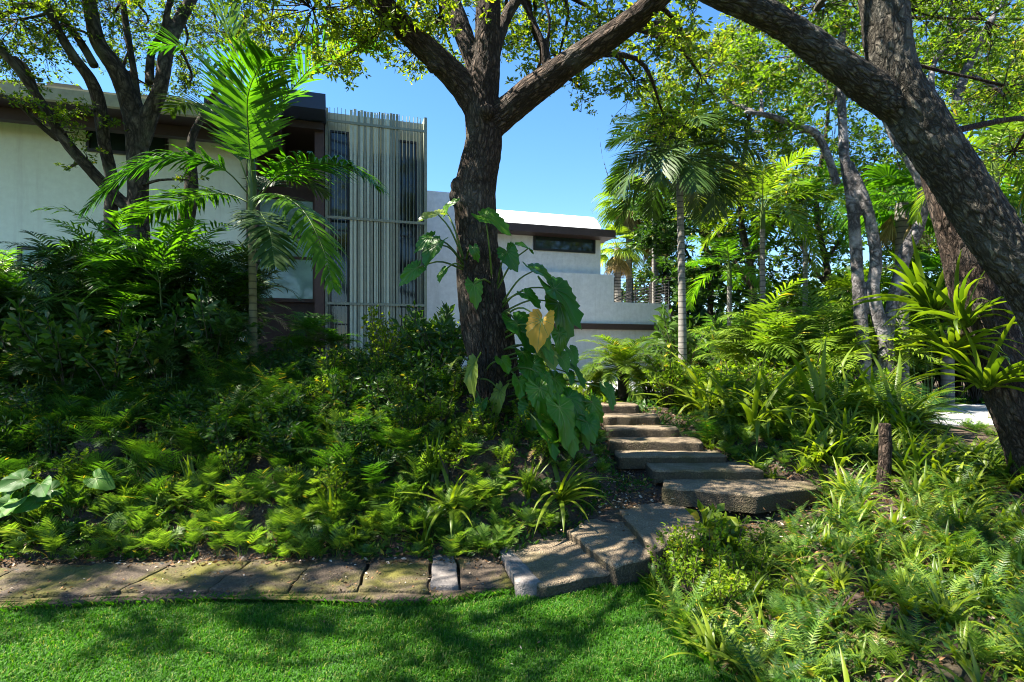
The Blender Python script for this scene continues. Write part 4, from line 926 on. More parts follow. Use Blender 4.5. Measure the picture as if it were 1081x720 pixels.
def leaf_big(R_, lob=9, amp=.12, cup=.1, droop=.25, heart=1.0, rip=.03, ew=.8, name='leaf'):
    """large heart-shaped leaf; petiole joint at the origin, blade towards +X, face up"""
    n = 49; th = np.linspace(-2.88, 2.88, n); a = np.abs(th)
    r = np.interp(a, [0, .25, .7, 1.2, 1.7, 2.2, 2.6, 2.88], [1.0, .86, .64, .55, .50, .50, .46, .20])
    r = r*(1 + amp*np.cos(a*lob) + .02*rng.standard_normal(n)); mb = MB(); V = [(0, 0, 0)]; K = 5; cup = cup*1.6
    for k in range(1, K+1):
        u = k/K
        x = np.cos(th)*r*u; y = np.sin(th)*r*u*ew*1.15
        z = rip*np.cos(a*lob)*u*(1 if k < K else .6) + cup*np.abs(y)*1.0 - droop*(np.maximum(x, 0)**2) + .05*np.sin(x*7+y*5)*u - .15*np.maximum(-x, 0)**1.5 - .2*np.maximum(np.abs(y)-.3, 0)
        V += list(zip(x*R_, y*R_, z*R_))
    T3 = [(0, 1+i, 2+i) for i in range(n-1)]; mb.add(V, T3, 0, True)
    Fq = []
    for k in range(K-1):
        for i in range(n-1): a0 = 1+k*n+i; Fq.append((a0, a0+n, a0+n+1, a0+1))
    VV = np.array(V); nb = len(V)
    for i in (24, 19, 29, 14, 34, 9, 39, 4, 44):        # raised pale veins
        ln = [VV[0]] + [VV[1+k*n+i] for k in range(K)]
        for sgn in (1, -1):
            for k in range(K):
                w0, w1 = .011*(1-k/K)*R_+.002*R_, .011*(1-(k+1)/K)*R_+.002*R_; dd = nz(ln[k+1]-ln[k]); pp = np.array((-dd[1], dd[0], 0)); o_ = np.array((0, 0, .009*R_*sgn))
                V += [tuple(ln[k]-pp*w0+o_), tuple(ln[k]+pp*w0+o_), tuple(ln[k+1]+pp*w1+o_), tuple(ln[k+1]-pp*w1+o_)]
    mb.v[0] = np.array(V, float); mb.n = len(V); VQ = [(j, j+1, j+2, j+3) for j in range(nb, len(V), 4)]
    mb.f.append(np.array(Fq)); mb.m.append(np.zeros(len(Fq), int)); mb.sm.append(np.ones(len(Fq), bool)); mb.v.append(np.zeros((0, 3)))
    mb.f.append(np.array(VQ)); mb.m.append(np.full(len(VQ), 2)); mb.sm.append(np.zeros(len(VQ), bool)); mb.v.append(np.zeros((0, 3)))
    return mb

def with_mats(me, *ms):
    for m in ms: me.materials.append(M[m])
    return me
PR = {
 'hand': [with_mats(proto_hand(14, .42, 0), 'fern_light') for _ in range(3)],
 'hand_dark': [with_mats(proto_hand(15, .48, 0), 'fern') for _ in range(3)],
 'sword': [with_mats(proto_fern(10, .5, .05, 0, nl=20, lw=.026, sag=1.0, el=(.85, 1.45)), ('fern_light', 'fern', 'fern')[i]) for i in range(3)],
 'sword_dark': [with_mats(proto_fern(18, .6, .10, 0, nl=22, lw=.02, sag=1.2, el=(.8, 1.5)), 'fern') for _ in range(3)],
 'strap': [with_mats(proto_strap(20, .48, .04, (.7, 1.5), 1.5), 'strap') for _ in range(3)],
 'strap_wide': [with_mats(proto_strap(30, 1.2, .07, (.5, 1.45), 1.6), 'strap') for _ in range(3)],
 'upright': [with_mats(proto_strap(12, .6, .03, (1.2, 1.55), .5), 'strap') for _ in range(2)],
 'shrub': [with_mats(proto_shrub(.3, .6, 14, .06, 26), 'bg_leaf', 'smooth_bark') for _ in range(3)],
 'shrub_y': [with_mats(proto_shrub(.35, .8, 14, .06, 24), 'bg_leaf_y', 'smooth_bark') for _ in range(2)],
 'shrub_dark': [with_mats(proto_shrub(.4, .8, 18, .10, 26, .45), 'dark_leaf', 'smooth_bark') for _ in range(3)],
 'broad': [with_mats(proto_shrub(.2, .4, 10, .10, 10, .75), 'strap', 'petiole') for _ in range(2)],
 'dry': [with_mats(proto_fern(8, .45, .05, 0, nl=16, lw=.022, sag=2.0), 'dead_frond') for _ in range(2)],
 'cane': [with_mats(proto_cane(8, 1.9, 1.0, .3), 'palm', 'petiole') for _ in range(3)],
 'cane_dark': [with_mats(proto_cane(9, 1.9, 1.0, .3), 'palm_dark', 'petiole') for _ in range(2)],
 'cane_y': [with_mats(proto_cane(8, 1.6, 1.0, .3), 'palm_y', 'petiole') for _ in range(2)],
}
for k in PR['shrub'] + PR['shrub_y'] + PR['shrub_dark']:
    if 'bark' not in k.attributes: k.attributes.new('bark', 'FLOAT_VECTOR', 'POINT')
NAMES = {'hand': ('lobed_fern', 'fern'), 'hand_dark': ('dark_lobed_fern', 'fern'), 'sword': ('sword_fern', 'fern'), 'sword_dark': ('sword_fern', 'fern'), 'strap': ('strap_plant', 'plant'),  # hand_dark is the lobed fern again in a darker leaf colour
         'strap_wide': ('strap_plant', 'plant'), 'upright': ('iris_plant', 'plant'), 'shrub': ('leafy_shrub', 'shrub'), 'shrub_y': ('leafy_shrub', 'shrub'), 'shrub_dark': ('leafy_shrub', 'shrub'),
         'dry': ('dry_fern', 'fern'), 'broad': ('broadleaf_plant', 'plant'), 'cane': ('cane_palm', 'palm'), 'cane_dark': ('cane_palm', 'palm'), 'cane_y': ('cane_palm', 'palm')}
taken = []
def plant(kind, x, y, sc, label, group=None, dz=0):
    me = random.choice(PR[kind]); nm, cat = NAMES[kind]; o = bpy.data.objects.new(nm, me); COL.objects.link(o)
    o.location = (x, y, gz(x, y)+dz-.01); o.rotation_euler = (rnd(-.2, .2), rnd(-.2, .2), rnd(0, 6.28)); o.scale = (sc*rnd(.9, 1.1), sc*rnd(.9, 1.1), sc*rnd(.85, 1.25))
    tag(o, label, cat, group); return o
STP = G(933, 522)
def blocked(x, y):
    px = CX + F*x/y
    if px < -45 or px > 1115: return True
    if STP[1]-1.0 < y < STP[1]+.25 and abs(x - STP[0]*y/STP[1]) < .2: return True
    if 968 < px < 1070 and 6.9 < y < 12.8: return True
    for q, s_ in ((6.3, 0), (6.9, 0), (7.4, 0), (7.9, 0), (8.4, 0), (9, 0)): pass
    if 5.0 < y < 6.3 and -.1 < x - np.interp(y, [5, 5.5, 6, 6.3], [.0, .2, .9, 1.3]) < np.interp(y, [5, 5.5, 6, 6.3], [1.1, 1.3, 1.3, 2.3]): return True
    for (yy, z, x0, x1, dp) in stp:
        if yy-.3 < y < yy+.42 and x0-.05 < x < x1+.02: return True
    return False
ORD = ['first', 'second', 'third', 'fourth', 'fifth', 'sixth', 'seventh', 'eighth', 'ninth', 'tenth', 'eleventh', 'twelfth', 'thirteenth', 'fourteenth', 'fifteenth', 'sixteenth']
LAND = [(70, 'above the elephant ears'), (225, 'left of the tall palm'), (310, 'beneath the tall palm'), (405, 'below the slatted tower'), (480, 'just left of the central oak'), (560, "at the central oak's foot"),
        (640, 'beside the philodendron'), (710, 'by the stairs'), (800, 'below the dark feather palm'), (880, 'left of the grey stems'), (960, 'in front of the grey stems'), (1030, 'left of the leaning oak'), (9999, 'under the leaning oak')]
def scatter(kind, n, x0, x1, y0, y1, s0, s1, label, group, mind=.12, test=None):
    made = scatter_(kind, n, x0, x1, y0, y1, s0, s1, label, group, mind, test)
    pxs = [(CX + F*o.location.x/o.location.y, o) for o in made]; pxs.sort(key=lambda t: t[0])
    vis = [o for p, o in pxs if 0 < p < 1081]
    if len(vis) <= 16:
        for i, o in enumerate(vis): o['label'] = label + ', ' + (ORD[i] + ' from the left' if i < len(vis)-1 or len(vis) == 1 else 'rightmost')
    else:
        ym = sorted(o.location.y for o in vis)[len(vis)//2]
        for p, o in pxs:
            if not 0 < p < 1081: continue
            w = next(t for q, t in LAND if p < q); big = 'larger' if o.scale.z > (s0+s1)/2 else 'smaller'
            o['label'] = f"{big} {label}, {w}, {'nearer' if o.location.y < ym else 'farther'} row"
    if len(vis) > 16:
        by = {}
        for p, o in pxs:
            if 0 < p < 1081: by.setdefault(o['label'], []).append(o)
        for lb, os_ in by.items():
            if 1 < len(os_) <= 16:
                for i, o in enumerate(os_):
                    lc = lb.replace(', nearer row', ', nearer').replace(', farther row', ', farther').replace('just left of the central', 'left of the central').replace("at the central oak's foot", 'at the oak foot').replace('in front of the grey stems', 'below the grey stems')
                    new = lc + ', ' + ORD[i] + ' from left'
                    if len(new.split()) <= 16: o['label'] = new
    ou = [t for t in pxs if not 0 < t[0] < 1081]
    for p, o in ou: o['label'] = label + (', beyond the left edge' if p < 0 else ', beyond the right edge')
def scatter_(kind, n, x0, x1, y0, y1, s0, s1, label, group, mind=.12, test=None):
    """loose Poisson scatter over a patch of the bed"""
    pts = []; tries = 0; made = []
    while len(pts) < n and tries < n*40:
        tries += 1; x, y = rnd(x0, x1), rnd(y0, y1)
        if test is not None and not test(x, y): continue
        if blocked(x, y) or any((x-a)**2+(y-b)**2 < mind**2 for a, b in pts): continue
        q = np.array([[x, y]])
        if inside(q, LAWN)[0] or seg_dist(q, LAWN)[0] < (.03 if x > 1 else .12): continue
        pts.append((x, y)); made.append(plant(kind, x, y, rnd(s0, s1), label, group))
    return made
def low_gap(x, y): px = CX + F*x/y; return not (238 < px < 447)
lt = lambda x, y: x < np.interp(y, [5.3, 5.6, 6.4, 7.0, 9.5], [-.1, .2, .9, 1.25, 1.3])
rt = lambda x, y: x > np.interp(y, [2.5, 5.0, 6.0, 6.5, 7.0, 9.5], [0, 1.9, 2.7, 3.7, 3.1, 2.3])

lt2 = lambda x, y: lt(x, y) and low_gap(x, y)
def drive_front():
    for k in range(28):
        y = rnd(6.9, 7.5) if k < 14 else rnd(7.6, 8.3); x = (970 + (k % 14 + rnd(.1, .9))*7-CX)/F*y; plant(random.choice(['hand', 'sword_dark', 'strap']), x, y, rnd(.3, .45), f'low green tuft before the driveway, {ORD[k % 14]} from left in the {"near" if k < 14 else "far"} row', 'low tufts before the driveway')
# left bank, front row
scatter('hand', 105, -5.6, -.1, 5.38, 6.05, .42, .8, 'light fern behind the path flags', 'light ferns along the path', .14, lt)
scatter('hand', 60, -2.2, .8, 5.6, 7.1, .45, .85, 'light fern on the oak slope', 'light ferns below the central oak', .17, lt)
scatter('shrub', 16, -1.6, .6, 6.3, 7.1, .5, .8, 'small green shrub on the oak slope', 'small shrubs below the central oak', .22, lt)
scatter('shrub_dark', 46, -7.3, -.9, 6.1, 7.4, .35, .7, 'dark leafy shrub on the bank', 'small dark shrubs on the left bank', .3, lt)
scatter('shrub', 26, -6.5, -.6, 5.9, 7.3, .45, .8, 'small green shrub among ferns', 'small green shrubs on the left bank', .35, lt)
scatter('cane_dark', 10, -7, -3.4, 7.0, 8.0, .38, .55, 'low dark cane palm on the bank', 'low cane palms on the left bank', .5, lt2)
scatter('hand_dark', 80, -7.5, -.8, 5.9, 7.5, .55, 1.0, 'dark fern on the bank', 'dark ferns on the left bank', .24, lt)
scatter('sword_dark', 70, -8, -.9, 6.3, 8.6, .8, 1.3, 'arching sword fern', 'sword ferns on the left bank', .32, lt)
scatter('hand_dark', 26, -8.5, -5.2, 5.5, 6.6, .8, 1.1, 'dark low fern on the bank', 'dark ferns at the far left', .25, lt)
scatter('sword_dark', 44, -9.3, -1.2, 7.2, 8.3, 1.3, 1.9, 'tall arching fern', 'tall ferns at the top of the left bank', .36, lt2)
scatter('shrub_dark', 60, -9.5, -.9, 7.2, 9.8, .9, 1.5, 'dark shrub topping the bank', 'dark shrubs on the left bank', .4, lt2)
scatter('shrub_dark', 34, -5, -1.0, 7.3, 9.9, .5, .74, 'low dark shrub', 'low dark shrubs below the slatted tower', .3, lambda x, y: lt(x, y) and not low_gap(x, y))
scatter('sword_dark', 26, -4.4, -1.0, 6.8, 8.8, .7, 1.0, 'sword fern low on the bank', 'low ferns below the slatted tower', .3, lambda x, y: lt(x, y) and not low_gap(x, y))
scatter('cane', 14, -9.5, -4.3, 8.0, 9.6, .8, 1.1, 'green cane palm before the pale green wall', 'cane palms before the left wall', .55, lt2)
scatter('cane_dark', 12, -9, -3.0, 7.8, 9.8, .75, 1.05, 'dark cane palm before the pale green wall', 'dark cane palms before the left wall', .55, lt2)
scatter('cane', 4, -4.6, -3.1, 9.5, 10.3, .42, .6, 'low cane palm beneath the slatted tower', 'cane palms below the slatted tower', .5)
scatter('shrub_y', 14, -2.1, -.7, 8.0, 9.3, .8, 1.25, 'yellow-green shrub left of the central oak', 'yellow-green shrubs left of the central oak', .3)
scatter('shrub', 14, -2.6, -.3, 7.0, 8.3, .7, 1, 'green shrub below the yellow-green shrubs', 'green shrubs left of the central oak', .28)
for (px, py, s, lb) in [(340, 568, .9, 'iris_a'), (350, 545, .95, ''), (455, 500, 1.0, ''), (548, 500, .75, ''), (470, 470, .9, '')]: pass
for (px, py, s, lb) in [(352, 560, .95, 'tall upright strap leaves rising among ferns below the palm trunk'), (556, 520, .8, 'pale upright strap leaves at the foot of the central oak'),
                        (455, 512, 1.0, 'thin upright strap leaves left of the central oak foot'), (205, 520, .7, 'single upright broad strap plant near the elephant ears')]:
    g = G(px, py); plant('upright', g[0], g[1], s, lb)
for (px, py, s, lb) in [(592, 530, .75, 'short strap plant with arching leaves right of the oak foot'), (478, 540, .6, 'small strap plant in the litter left of the slabs')]:
    g = G(px, py); plant('strap_wide', g[0], g[1], s, lb)
scatter('strap', 34, -5.4, .4, 5.5, 6.8, .5, .95, 'thin strap tuft among ferns', 'strap tufts among the left ferns', .3, lt)
scatter('dry', 14, -5.5, .6, 5.7, 7.2, .5, .9, 'withered pale fern among the green ones', 'withered ferns on the left bank', .5, lt)
scatter('dry', 14, 1.2, 4.5, 3.0, 6.2, .4, .8, 'withered brown fern in the foreground bed', 'withered ferns in the foreground bed', .4, rt)
# right garden
scatter('strap_wide', 30, 3.1, 5.8, 8.1, 10.2, .8, 1.1, 'broad strap-leaved clump', 'broad strap plants right of the stairs', .38, rt)
scatter('shrub', 26, 2.6, 6.4, 9.8, 11.8, 1.2, 1.8, 'bright shrub', 'green shrubs behind the strappy clump', .42, rt)
scatter('sword_dark', 16, 2.6, 6.5, 8.0, 10.5, 1.2, 1.7, 'large fern behind the strappy clump', 'large ferns behind the strappy clump', .45, rt)
scatter('strap', 60, 3.6, 6.2, 5.9, 8.2, .8, 1.3, 'grassy plant near the stump', 'grassy strap plants by the stump', .2, rt)
scatter('hand', 40, 2.6, 4.4, 6.9, 8.4, .45, .7, 'light low fern on the bank', 'light ferns right of the stairs', .2, rt)
scatter('strap', 22, 2.6, 3.9, 6.9, 8.0, .45, .7, 'low grassy stair-edge plant', 'low grassy plants beside the stairs', .18, rt)
scatter('strap', 40, 5.4, 8.5, 6.5, 10.5, .9, 1.5, 'tall grassy plant', 'strap plants toward the driveway', .28)
scatter('sword_dark', 34, 1.0, 4.4, 2.9, 5.4, .3, .5, 'dark foreground fern', 'dark foreground ferns', .22, rt)
scatter('hand', 40, 1.0, 4.4, 2.9, 5.6, .35, .6, 'low lobed fern in the foreground bed', 'lobed ferns in the foreground bed', .2, rt)
scatter('sword', 26, 1.0, 4.2, 2.9, 5.2, .6, 1.0, 'pale foreground sword fern', 'foreground sword ferns', .17, rt)
scatter('sword', 50, 2.9, 5.6, 4.6, 6.4, .6, .95, 'sword fern below the stump', 'sword ferns below the stump', .22, rt)
scatter('strap', 125, .9, 4.6, 2.9, 5.6, .45, .85, 'foreground grassy tuft', 'grassy tufts in the foreground bed', .22, rt)
scatter('shrub', 10, 1.5, 2.2, 4.4, 4.9, .35, .55, 'glossy plant at the lawn tip', 'small plants at the tip of the lawn', .14, rt)
scatter('cane_y', 10, 5.0, 9.4, 10.6, 14, 1.0, 1.4, 'sunlit yellow cane palm, right background', 'sunlit cane palms in the right background', .8)
scatter('cane', 14, 6.0, 13.5, 11, 17, 1.1, 1.6, 'green cane palm in the right background', 'green cane palms in the right background', .8)
scatter('shrub_dark', 34, 4.6, 16, 12.8, 20, 1.6, 2.8, 'dark background shrub', 'dark shrubs in the right background', .9)
scatter('shrub_dark', 10, 5, 9, 20.5, 27, 2.6, 3.6, 'dark shrub just beyond the terrace end', 'shrubs beyond the terrace', 1.0)
scatter('shrub_dark', 22, 7, 30, 20, 30, 3.2, 4.5, 'tall distant shrub beneath the background trees', 'distant shrubs', 1.5)
scatter('sword_dark', 18, 5.5, 9.5, 9, 12, 1.1, 1.6, 'fern toward the driveway', 'ferns near the driveway', .5)
scatter('hand', 24, .6, 1.3, 6.2, 9.0, .4, .7, 'tiny fern left of the stairs', 'small ferns left of the stairs', .16, lt)
scatter('shrub', 10, .2, 1.2, 9.3, 10.6, .45, .65, 'low shrub before the white wall', 'green shrubs at the top of the stairs', .3)
SL = ['small-leaved shrub at the lower slabs, ' + w for w in ('nearest the lawn tip', 'beside the lawn edge', 'in the middle of its clump', 'right of its clump centre', 'upper right of its clump', 'farthest right and smallest', 'lowest along the lawn curve', 'lowest and rightmost of its clump', 'topmost against the slab')]
for (px, py, s) in [(700, 612, 1.0), (712, 628, .9), (728, 618, 1.2), (750, 612, 1.1), (775, 600, 1.1), (795, 592, .9), (730, 640, 1.0), (760, 650, 1.0), (708, 598, .8)]:
    g = G(px, py); plant('shrub', g[0], g[1], s*.62, SL.pop(0), 'shrubs right of the lower slabs')
EDGE = []
for i in range(26):
    k = 12 + i*6.2/25; a = LE[int(k)] + (LE[int(k)+1]-LE[int(k)])*(k-int(k)); x, y = a[0]+rnd(.06, .16), a[1]+rnd(.02, .1)
    if y < 5.1: plant(random.choice(['sword', 'strap', 'hand']), x, y, rnd(.4, .6), f"low tuft spilling over the curved right lawn edge, {ORD[min(15, len(EDGE))]} from its tip" if len(EDGE) < 15 else 'low tuft spilling over the lawn edge at the bottom of the photo', 'tufts along the right lawn edge'); EDGE.append(1)
for (px, py, s, lb) in [(742, 590, 1.2, 'bright sunlit broad-leaved plant beside the lower slabs'), (722, 605, .7, 'low sunlit broad-leaved plant at the lawn tip'), (762, 600, .8, 'broad-leaved plant right of the bright sunlit one')]:
    g = G(px, py); plant('broad', g[0], g[1], s, lb)
g = G(655, 425); 
# ground-hugging cover: one mass nobody could count
def ground_cover():
    mb = MB()
    n = 0
    for (x0, x1, y0, y1, dn, sz) in ((-6, 1.2, 5.35, 9, 260, .07), (1.2, 6.5, 2.6, 9.5, 260, .06), (6.5, 12, 6, 16, 60, .12), (-10, -6, 5.5, 10, 70, .1), (1, 6.5, 9.5, 14, 80, .1)):
        k = int((x1-x0)*(y1-y0)*dn); p = np.c_[rng.uniform(x0, x1, k), rng.uniform(y0, y1, k)]
        p = p[~inside(p, LAWN)]; p = p[seg_dist(p, LAWN) > .06]
        p = p[[not blocked(a, b) for a, b in p]]
        cl_ = np.array([mn.noise((a*1.3, b*1.3, 5)) for a, b in p]); p = p[cl_ > -.12]
        z = ground(p[:, 0], p[:, 1]) + rng.uniform(0, .08, len(p)); q = np.c_[p, z]
        for j in range(3):
            dr = rng.standard_normal((len(q), 3)); dr[:, 2] = np.abs(dr[:, 2])*.9+.1
            leafquads(mb, q+rng.standard_normal(q.shape)*.02, dr, rng.uniform(.6, 1.4, len(q))*sz, asp=.4)
    o = mb.build('ground_cover', M['fern']); tag(o, 'low creeping green ground cover filling the planting beds', 'ground cover', kind='stuff')
ground_cover()
def litter():
    mb = MB()
    for (x0, x1, y0, y1, dn, sz) in ((-6.5, 1.6, 5.2, 8.0, 600, .045), (.8, 5.5, 2.6, 9.6, 520, .045), (-6, .6, 4.45, 5.3, 90, .035), (.4, 3.2, 5.2, 6.4, 90, .035), (-6, 1.9, 2.8, 5.0, 3.5, .03)):
        k = int((x1-x0)*(y1-y0)*dn); p = np.c_[rng.uniform(x0, x1, k), rng.uniform(y0, y1, k)]
        ins = inside(p, LAWN); z = ground(p[:, 0], p[:, 1]) + .015; z = np.where(ins, .035, z)
        onp = (p[:, 1] > 4.45) & (p[:, 1] < 5.35) & (p[:, 0] < .25) & ~ins; z = np.where(onp, np.maximum(z, tz+.015), z)
        keep = ~((p[:, 0] > .1) & (p[:, 0] < 1.9) & (p[:, 1] > 4.9) & (p[:, 1] < 6.3)) if dn != 90 else np.ones(len(p), bool)
        if x0 == .4: z = z*0 + np.interp(p[:, 1], [4.9, 5.3, 5.8, 6.3], [.185, .2, .28, .39]) + .0; keep = ~ins
        keep = keep & (~ins | (dn < 10))
        p = p[keep]; z = z[keep]; dr = rng.standard_normal((len(p), 3)); dr[:, 2] *= .25
        leafquads(mb, np.c_[p, z], dr, rng.uniform(.5, 1.4, len(p))*sz, asp=.45)
    o = mb.build('leaf_litter', M['litter']); tag(o, 'dry brown leaf litter scattered over beds and path', 'leaf litter', kind='stuff')
litter()

# dwarf date palm at the top of the stairs
tp = P(657, 400, 11.0)
def small_palm(label, x, y, h, nfr, fl, ll, lm, tr=.09):
    z = gz(x, y); root = empty('date_palm', (x, y, z), label, 'palm'); mb = MB()
    p, r = spline([(0, 0, -.1), (.02, 0, h*.5), (0, 0, h)], [tr, tr*1.2, tr*1.3], 16); tube(mb, p, r, 9, wob=.1); mb.build('trunk', M['rock'], root)
    for k in range(nfr):
        mb = MB(); frond(mb, arch((0, 0, h), k*2.4, .0+1.35*k/nfr, fl*rnd(.85, 1.1), 1.5), ll, .024, 40, droop=.5, vee=.3, stalk=.01); mb.build('frond', [M[lm], M['petiole']], root)
small_palm('bushy dwarf date palm at the top of the stairs before the white wall', tp[0], tp[1], .6, 34, 1.15, .28, 'palm_y')
tp = P(735, 400, 10.6); small_palm('small date palm right of the stair top, in front of the white ledge', tp[0], tp[1], .45, 16, .95, .24, 'palm_y')
tp = P(628, 405, 11.6); small_palm('low date palm half hidden beside the white wall', tp[0], tp[1], .3, 12, .6, .2, 'palm_y')
drive_front()
# edging clump and rock beside stair top
for i, (px, py, s, lb) in enumerate([(640, 428, .8, 'small dark grassy clump at the left of the stair top'), (700, 428, .8, 'grassy clump at the right of the stair top')]):
    x, y = P(px, py, 9.9)[:2]; plant('strap', x, y, s, lb)

# stump
D = 6.1
g = G(933, 522); root = empty('tree_stump', g, 'short rough upright stump standing in the sunny right bed', 'stump')
w_, sk = tree_wood('stump_trunk', [([(0, 0, -.1), (0, 0, .15), (.02, 0, .45), (.01, 0, .76)], [.09, .07, .064, .058])], M['oak_bark'], root, .012, .012, (14, 8))
# rocks in the left bank
for i, (px, py, s, lb) in enumerate([(120, 470, .30, 'larger dark limestone boulder jutting from the left bank'), (178, 488, .24, 'smaller dark boulder beside the larger one in the left bank'), (60, 505, .2, 'dark boulder among ferns near the elephant ears')]):
    g = G(px, py); mb = MB(); n1, n2 = 14, 22; V = []
    for a in range(n1+1):
        for b in range(n2):
            t = math.pi*a/n1; f = 2*math.pi*b/n2; q = np.array((math.sin(t)*math.cos(f)*1.3, math.sin(t)*math.sin(f)*.8, math.cos(t)*.6)); k = 1+.35*mn.noise(Vector(q*1.6+i))+.15*mn.noise(Vector(q*4.5)); V.append(q*k*s)
    mb.add(V, [(a*n2+b, (a+1)*n2+b, (a+1)*n2+(b+1) % n2, a*n2+(b+1) % n2) for a in range(n1) for b in range(n2)], 0, True)
    o = mb.build('boulder', M['rock']); o.location = Vector(g); tag(o, lb, 'boulder', 'boulders in the left bank')

# elephant ears at far left
LB = [leaf_big(1.0, 9, .03, .12, .25, rip=.012) for _ in range(2)]
def place_leaf(mb, base, d, up, R_, rnd_mb, m=0):
    d = nz(d); up = np.asarray(up, float); s_ = nz(np.cross(up, d)); u = np.cross(d, s_)
    Mx = np.eye(4); Mx[:3, 0] = d*R_; Mx[:3, 1] = s_*R_; Mx[:3, 2] = u*R_; Mx[:3, 3] = base
    n0 = len(mb.m); mb.merge(rnd_mb, Mx)
    for i in range(n0, len(mb.m)): mb.m[i] = mb.m[i]*0 + m
# the merge helper keeps per-chunk offsets; a leaf is two chunks sharing vertices, so flatten it first
def flat(mb):
    V = np.concatenate(mb.v); out = MB(); out.v = [V]; out.n = len(V)
    fs = [np.c_[f, f[:, -1:]] if f.shape[1] == 3 else f for f in mb.f]
    return V, mb.f
def merge_leaf(mb, leaf, base, d, up, R_, m=0):
    V, fs = flat(leaf); d = nz(d); s_ = nz(np.cross(np.asarray(up, float), d)); u = np.cross(d, s_)
    Vw = V @ np.stack([d, s_, u])*R_ + np.asarray(base); off = mb.n
    mb.v.append(Vw); mb.n += len(Vw); first = True
    for f, m0 in zip(fs, leaf.m):
        if not first: mb.v.append(np.zeros((0, 3)))
        mb.f.append(f + off); mb.m.append(m0.copy()); mb.sm.append(np.ones(len(f), bool)); first = False
for i, (px, py, lb) in enumerate([(28, 560, 'glossy elephant ear plant with round leaves at the far left edge'), (75, 548, 'smaller elephant ear plant right of the one at the far left edge')]):
    g = G(px, py); root = empty('elephant_ear_plant', g, lb, 'plant', 'elephant ear plants')
    for k in range(9 if i == 0 else 6):
        az = rnd(0, 6.28); t = np.array((math.cos(az)*rnd(.05, .35), math.sin(az)*rnd(.05, .3)-.08, rnd(.25, .62)*(1 if i == 0 else .75)))
        mb = MB(); p, r = spline([(0, 0, 0), t*np.array((.4, .4, .7)), t], [.012, .009, .006], 8); tube(mb, p, r, 5, 1, cap=False)
        merge_leaf(mb, random.choice(LB), t, (math.cos(az), math.sin(az)-.6, -.35), (rnd(-.3, .5), -.8, .7), rnd(.16, .24)); mb.build('leaf', [M['ear'], M['petiole'], M['vein']], root)

# philodendron on the main oak
LPH = [leaf_big(1.0, 17, .055, .12, .35, rip=.03, ew=.72), leaf_big(1.0, 15, .07, .06, .5, rip=.035, ew=.64), leaf_big(1.0, 19, .05, .16, .25, rip=.025, ew=.8)]
DT = 7.3
ph = empty('philodendron_vine', base_main, 'climbing philodendron with large scalloped leaves on the central oak trunk', 'climbing plant')
pb = np.array(base_main)
def phl(apx, apy, bx_, by_, dd, tx, ty, Rm, m='philo', face=-.9, lean=.3):
    """stalk from trunk pixel (apx,apy) to blade joint (bx_,by_) at depth DT+dd, tip towards (tx,ty)"""
    a = P(apx, apy, DT-.2); b = P(bx_, by_, DT+dd); t = P(tx, ty, DT+dd-.15); d = t-b
    L_ = np.linalg.norm(b-a); mid = (a+b)/2 + np.array((0, -.1, .12*L_))
    mb = MB(); p, r = spline([a-pb, mid-pb, b-pb], [.014, .011, .008], 9); tube(mb, p, r, 5, 1, cap=False)
    up = np.array((rnd(-.7, .7)+lean*np.sign(bx_-510), face*rnd(.35, 1.1), rnd(.3, 1.2)))
    merge_leaf(mb, random.choice(LPH), b-pb, d, up, Rm*.74*rnd(.75, 1.1)*DT/F, 0); mb.build('leaf', [M[m], M['petiole'], M['vein']], ph)
    return None
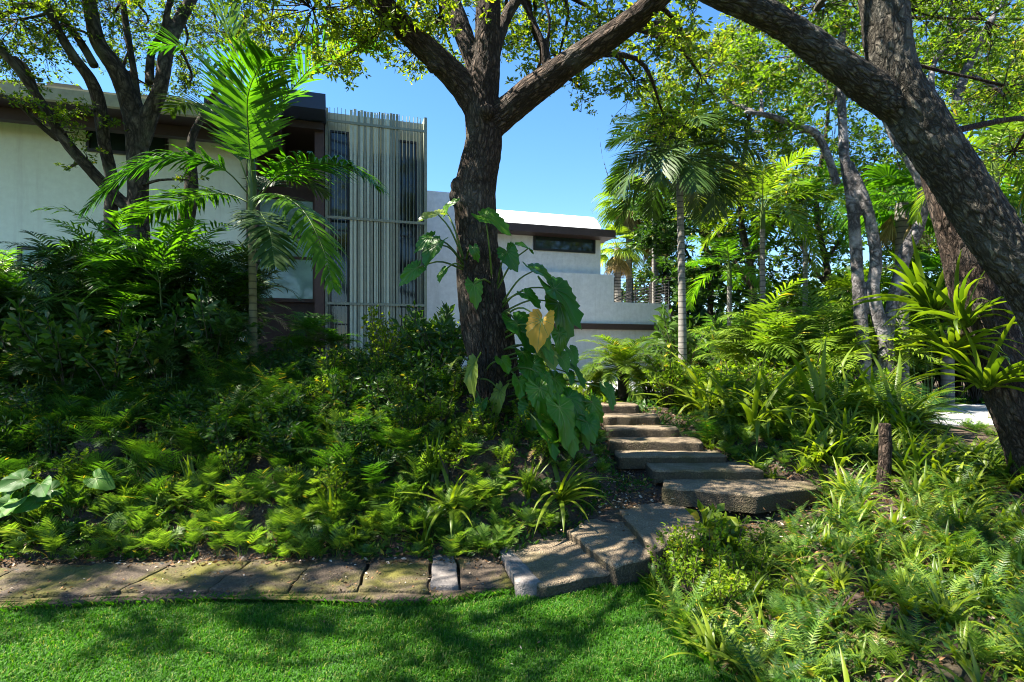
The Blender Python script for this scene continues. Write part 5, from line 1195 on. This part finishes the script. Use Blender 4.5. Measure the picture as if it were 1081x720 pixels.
L_ph = [
 (490, 275, 462, 226, -.3, 425, 232, 38, 'philo_light'), (490, 275, 470, 222, -.2, 478, 205, 26, 'philo'), (490, 278, 455, 250, -.4, 430, 262, 36, 'philo'), (490, 280, 462, 258, -.6, 440, 285, 34, 'philo'),
 (490, 285, 440, 283, -.5, 412, 302, 36, 'philo'), (490, 282, 470, 285, -.5, 455, 305, 26, 'philo'), (492, 275, 500, 262, -.5, 512, 300, 22, 'philo'),
 (520, 300, 512, 228, -.5, 548, 242, 44, 'philo'), (520, 300, 500, 300, -.5, 505, 322, 40, 'philo'), (525, 300, 535, 265, -.4, 545, 285, 34, 'philo'), (525, 305, 558, 262, -.3, 545, 250, 24, 'philo'),
 (530, 320, 565, 285, -.3, 600, 308, 52, 'philo'), (530, 320, 585, 305, -.4, 615, 335, 58, 'philo'), (530, 325, 555, 310, -.5, 580, 325, 36, 'philo'), (530, 330, 590, 320, -.2, 605, 362, 56, 'philo'),
 (530, 330, 545, 340, -.5, 565, 365, 44, 'philo'), (530, 335, 572, 338, -1.1, 563, 374, 40, 'philo_yellow'), (535, 340, 590, 352, -.5, 600, 392, 50, 'philo'), (535, 345, 575, 370, -.6, 588, 388, 28, 'philo_light'),
 (500, 390, 500, 385, -.8, 490, 425, 56, 'philo_light'), (500, 385, 482, 380, -.5, 470, 385, 26, 'philo_light'), (505, 400, 528, 412, -.55, 515, 440, 36, 'philo_light'), (510, 395, 530, 380, -.5, 540, 395, 28, 'philo'),
 (530, 400, 560, 385, -.5, 575, 410, 40, 'philo'), (530, 405, 585, 400, -.5, 605, 425, 52, 'philo'), (535, 410, 570, 410, -.7, 580, 440, 48, 'philo'), (535, 420, 600, 420, -.6, 625, 450, 54, 'philo'),
 (535, 425, 590, 430, -.8, 605, 465, 54, 'philo'), (540, 430, 612, 440, -.6, 635, 475, 50, 'philo'), (540, 430, 560, 430, -.6, 565, 465, 40, 'philo'), (540, 440, 600, 455, -.7, 612, 485, 40, 'philo'), (545, 435, 625, 425, -.3, 640, 450, 34, 'philo'),
 (535, 380, 600, 385, -.3, 620, 400, 40, 'philo'), (530, 390, 548, 402, -.6, 552, 430, 32, 'philo'), (500, 410, 508, 425, -.6, 500, 445, 26, 'philo'), (540, 430, 575, 455, -.9, 590, 480, 40, 'philo'), (530, 370, 552, 372, -.5, 570, 392, 30, 'philo'), (540, 415, 640, 410, -.2, 655, 435, 34, 'philo')]
for k in range(15):
    a_ = rnd(0, 1); x_ = 548 + a_*75 + rnd(-18, 18); y_ = 350 + a_*90 + rnd(-35, 35)
    L_ph.append((532, min(440, y_), x_, y_, rnd(-.9, -.2), x_ + rnd(5, 28), y_ + rnd(12, 34), rnd(22, 36), 'philo'))
for a in L_ph: phl(*a)
mb = MB()
for k in range(16):   # aerial roots on the bark
    x0 = rnd(-.2, .2); pts = [P(508+x0*60+rnd(-3, 3)+i*rnd(0, 3), 290+i*30, DT-.34-abs(x0)*-.3)-pb for i in range(6)]; p, r = spline(pts, [.006]*6, 20); p += rng.standard_normal(p.shape)*.006; tube(mb, p, r, 4, cap=False)
mb.build('aerial_root', M['rock'], ph)

# strap-leaved air plants on the second trunk
for (px, py, d, s, lb) in [(1020, 345, 5.7, .75, 'upper strap-leaved air plant on the dark leaning trunk'), (1040, 410, 5.6, .7, 'lower strap-leaved air plant on the dark leaning trunk'), (1000, 375, 5.9, .6, 'middle strap-leaved air plant low on the dark leaning trunk'), (985, 330, 6.4, .9, 'wispy strap-leaved air plant hanging left of the dark leaning trunk')]:
    o = bpy.data.objects.new('air_plant', PR['strap_wide'][0]); COL.objects.link(o); o.location = Vector(P(px, py, d)); o.rotation_euler = (.35, -.3, rnd(0, 6)); o.scale = (s*1.05,)*3; tag(o, lb, 'plant', 'air plants on the dark trunk')
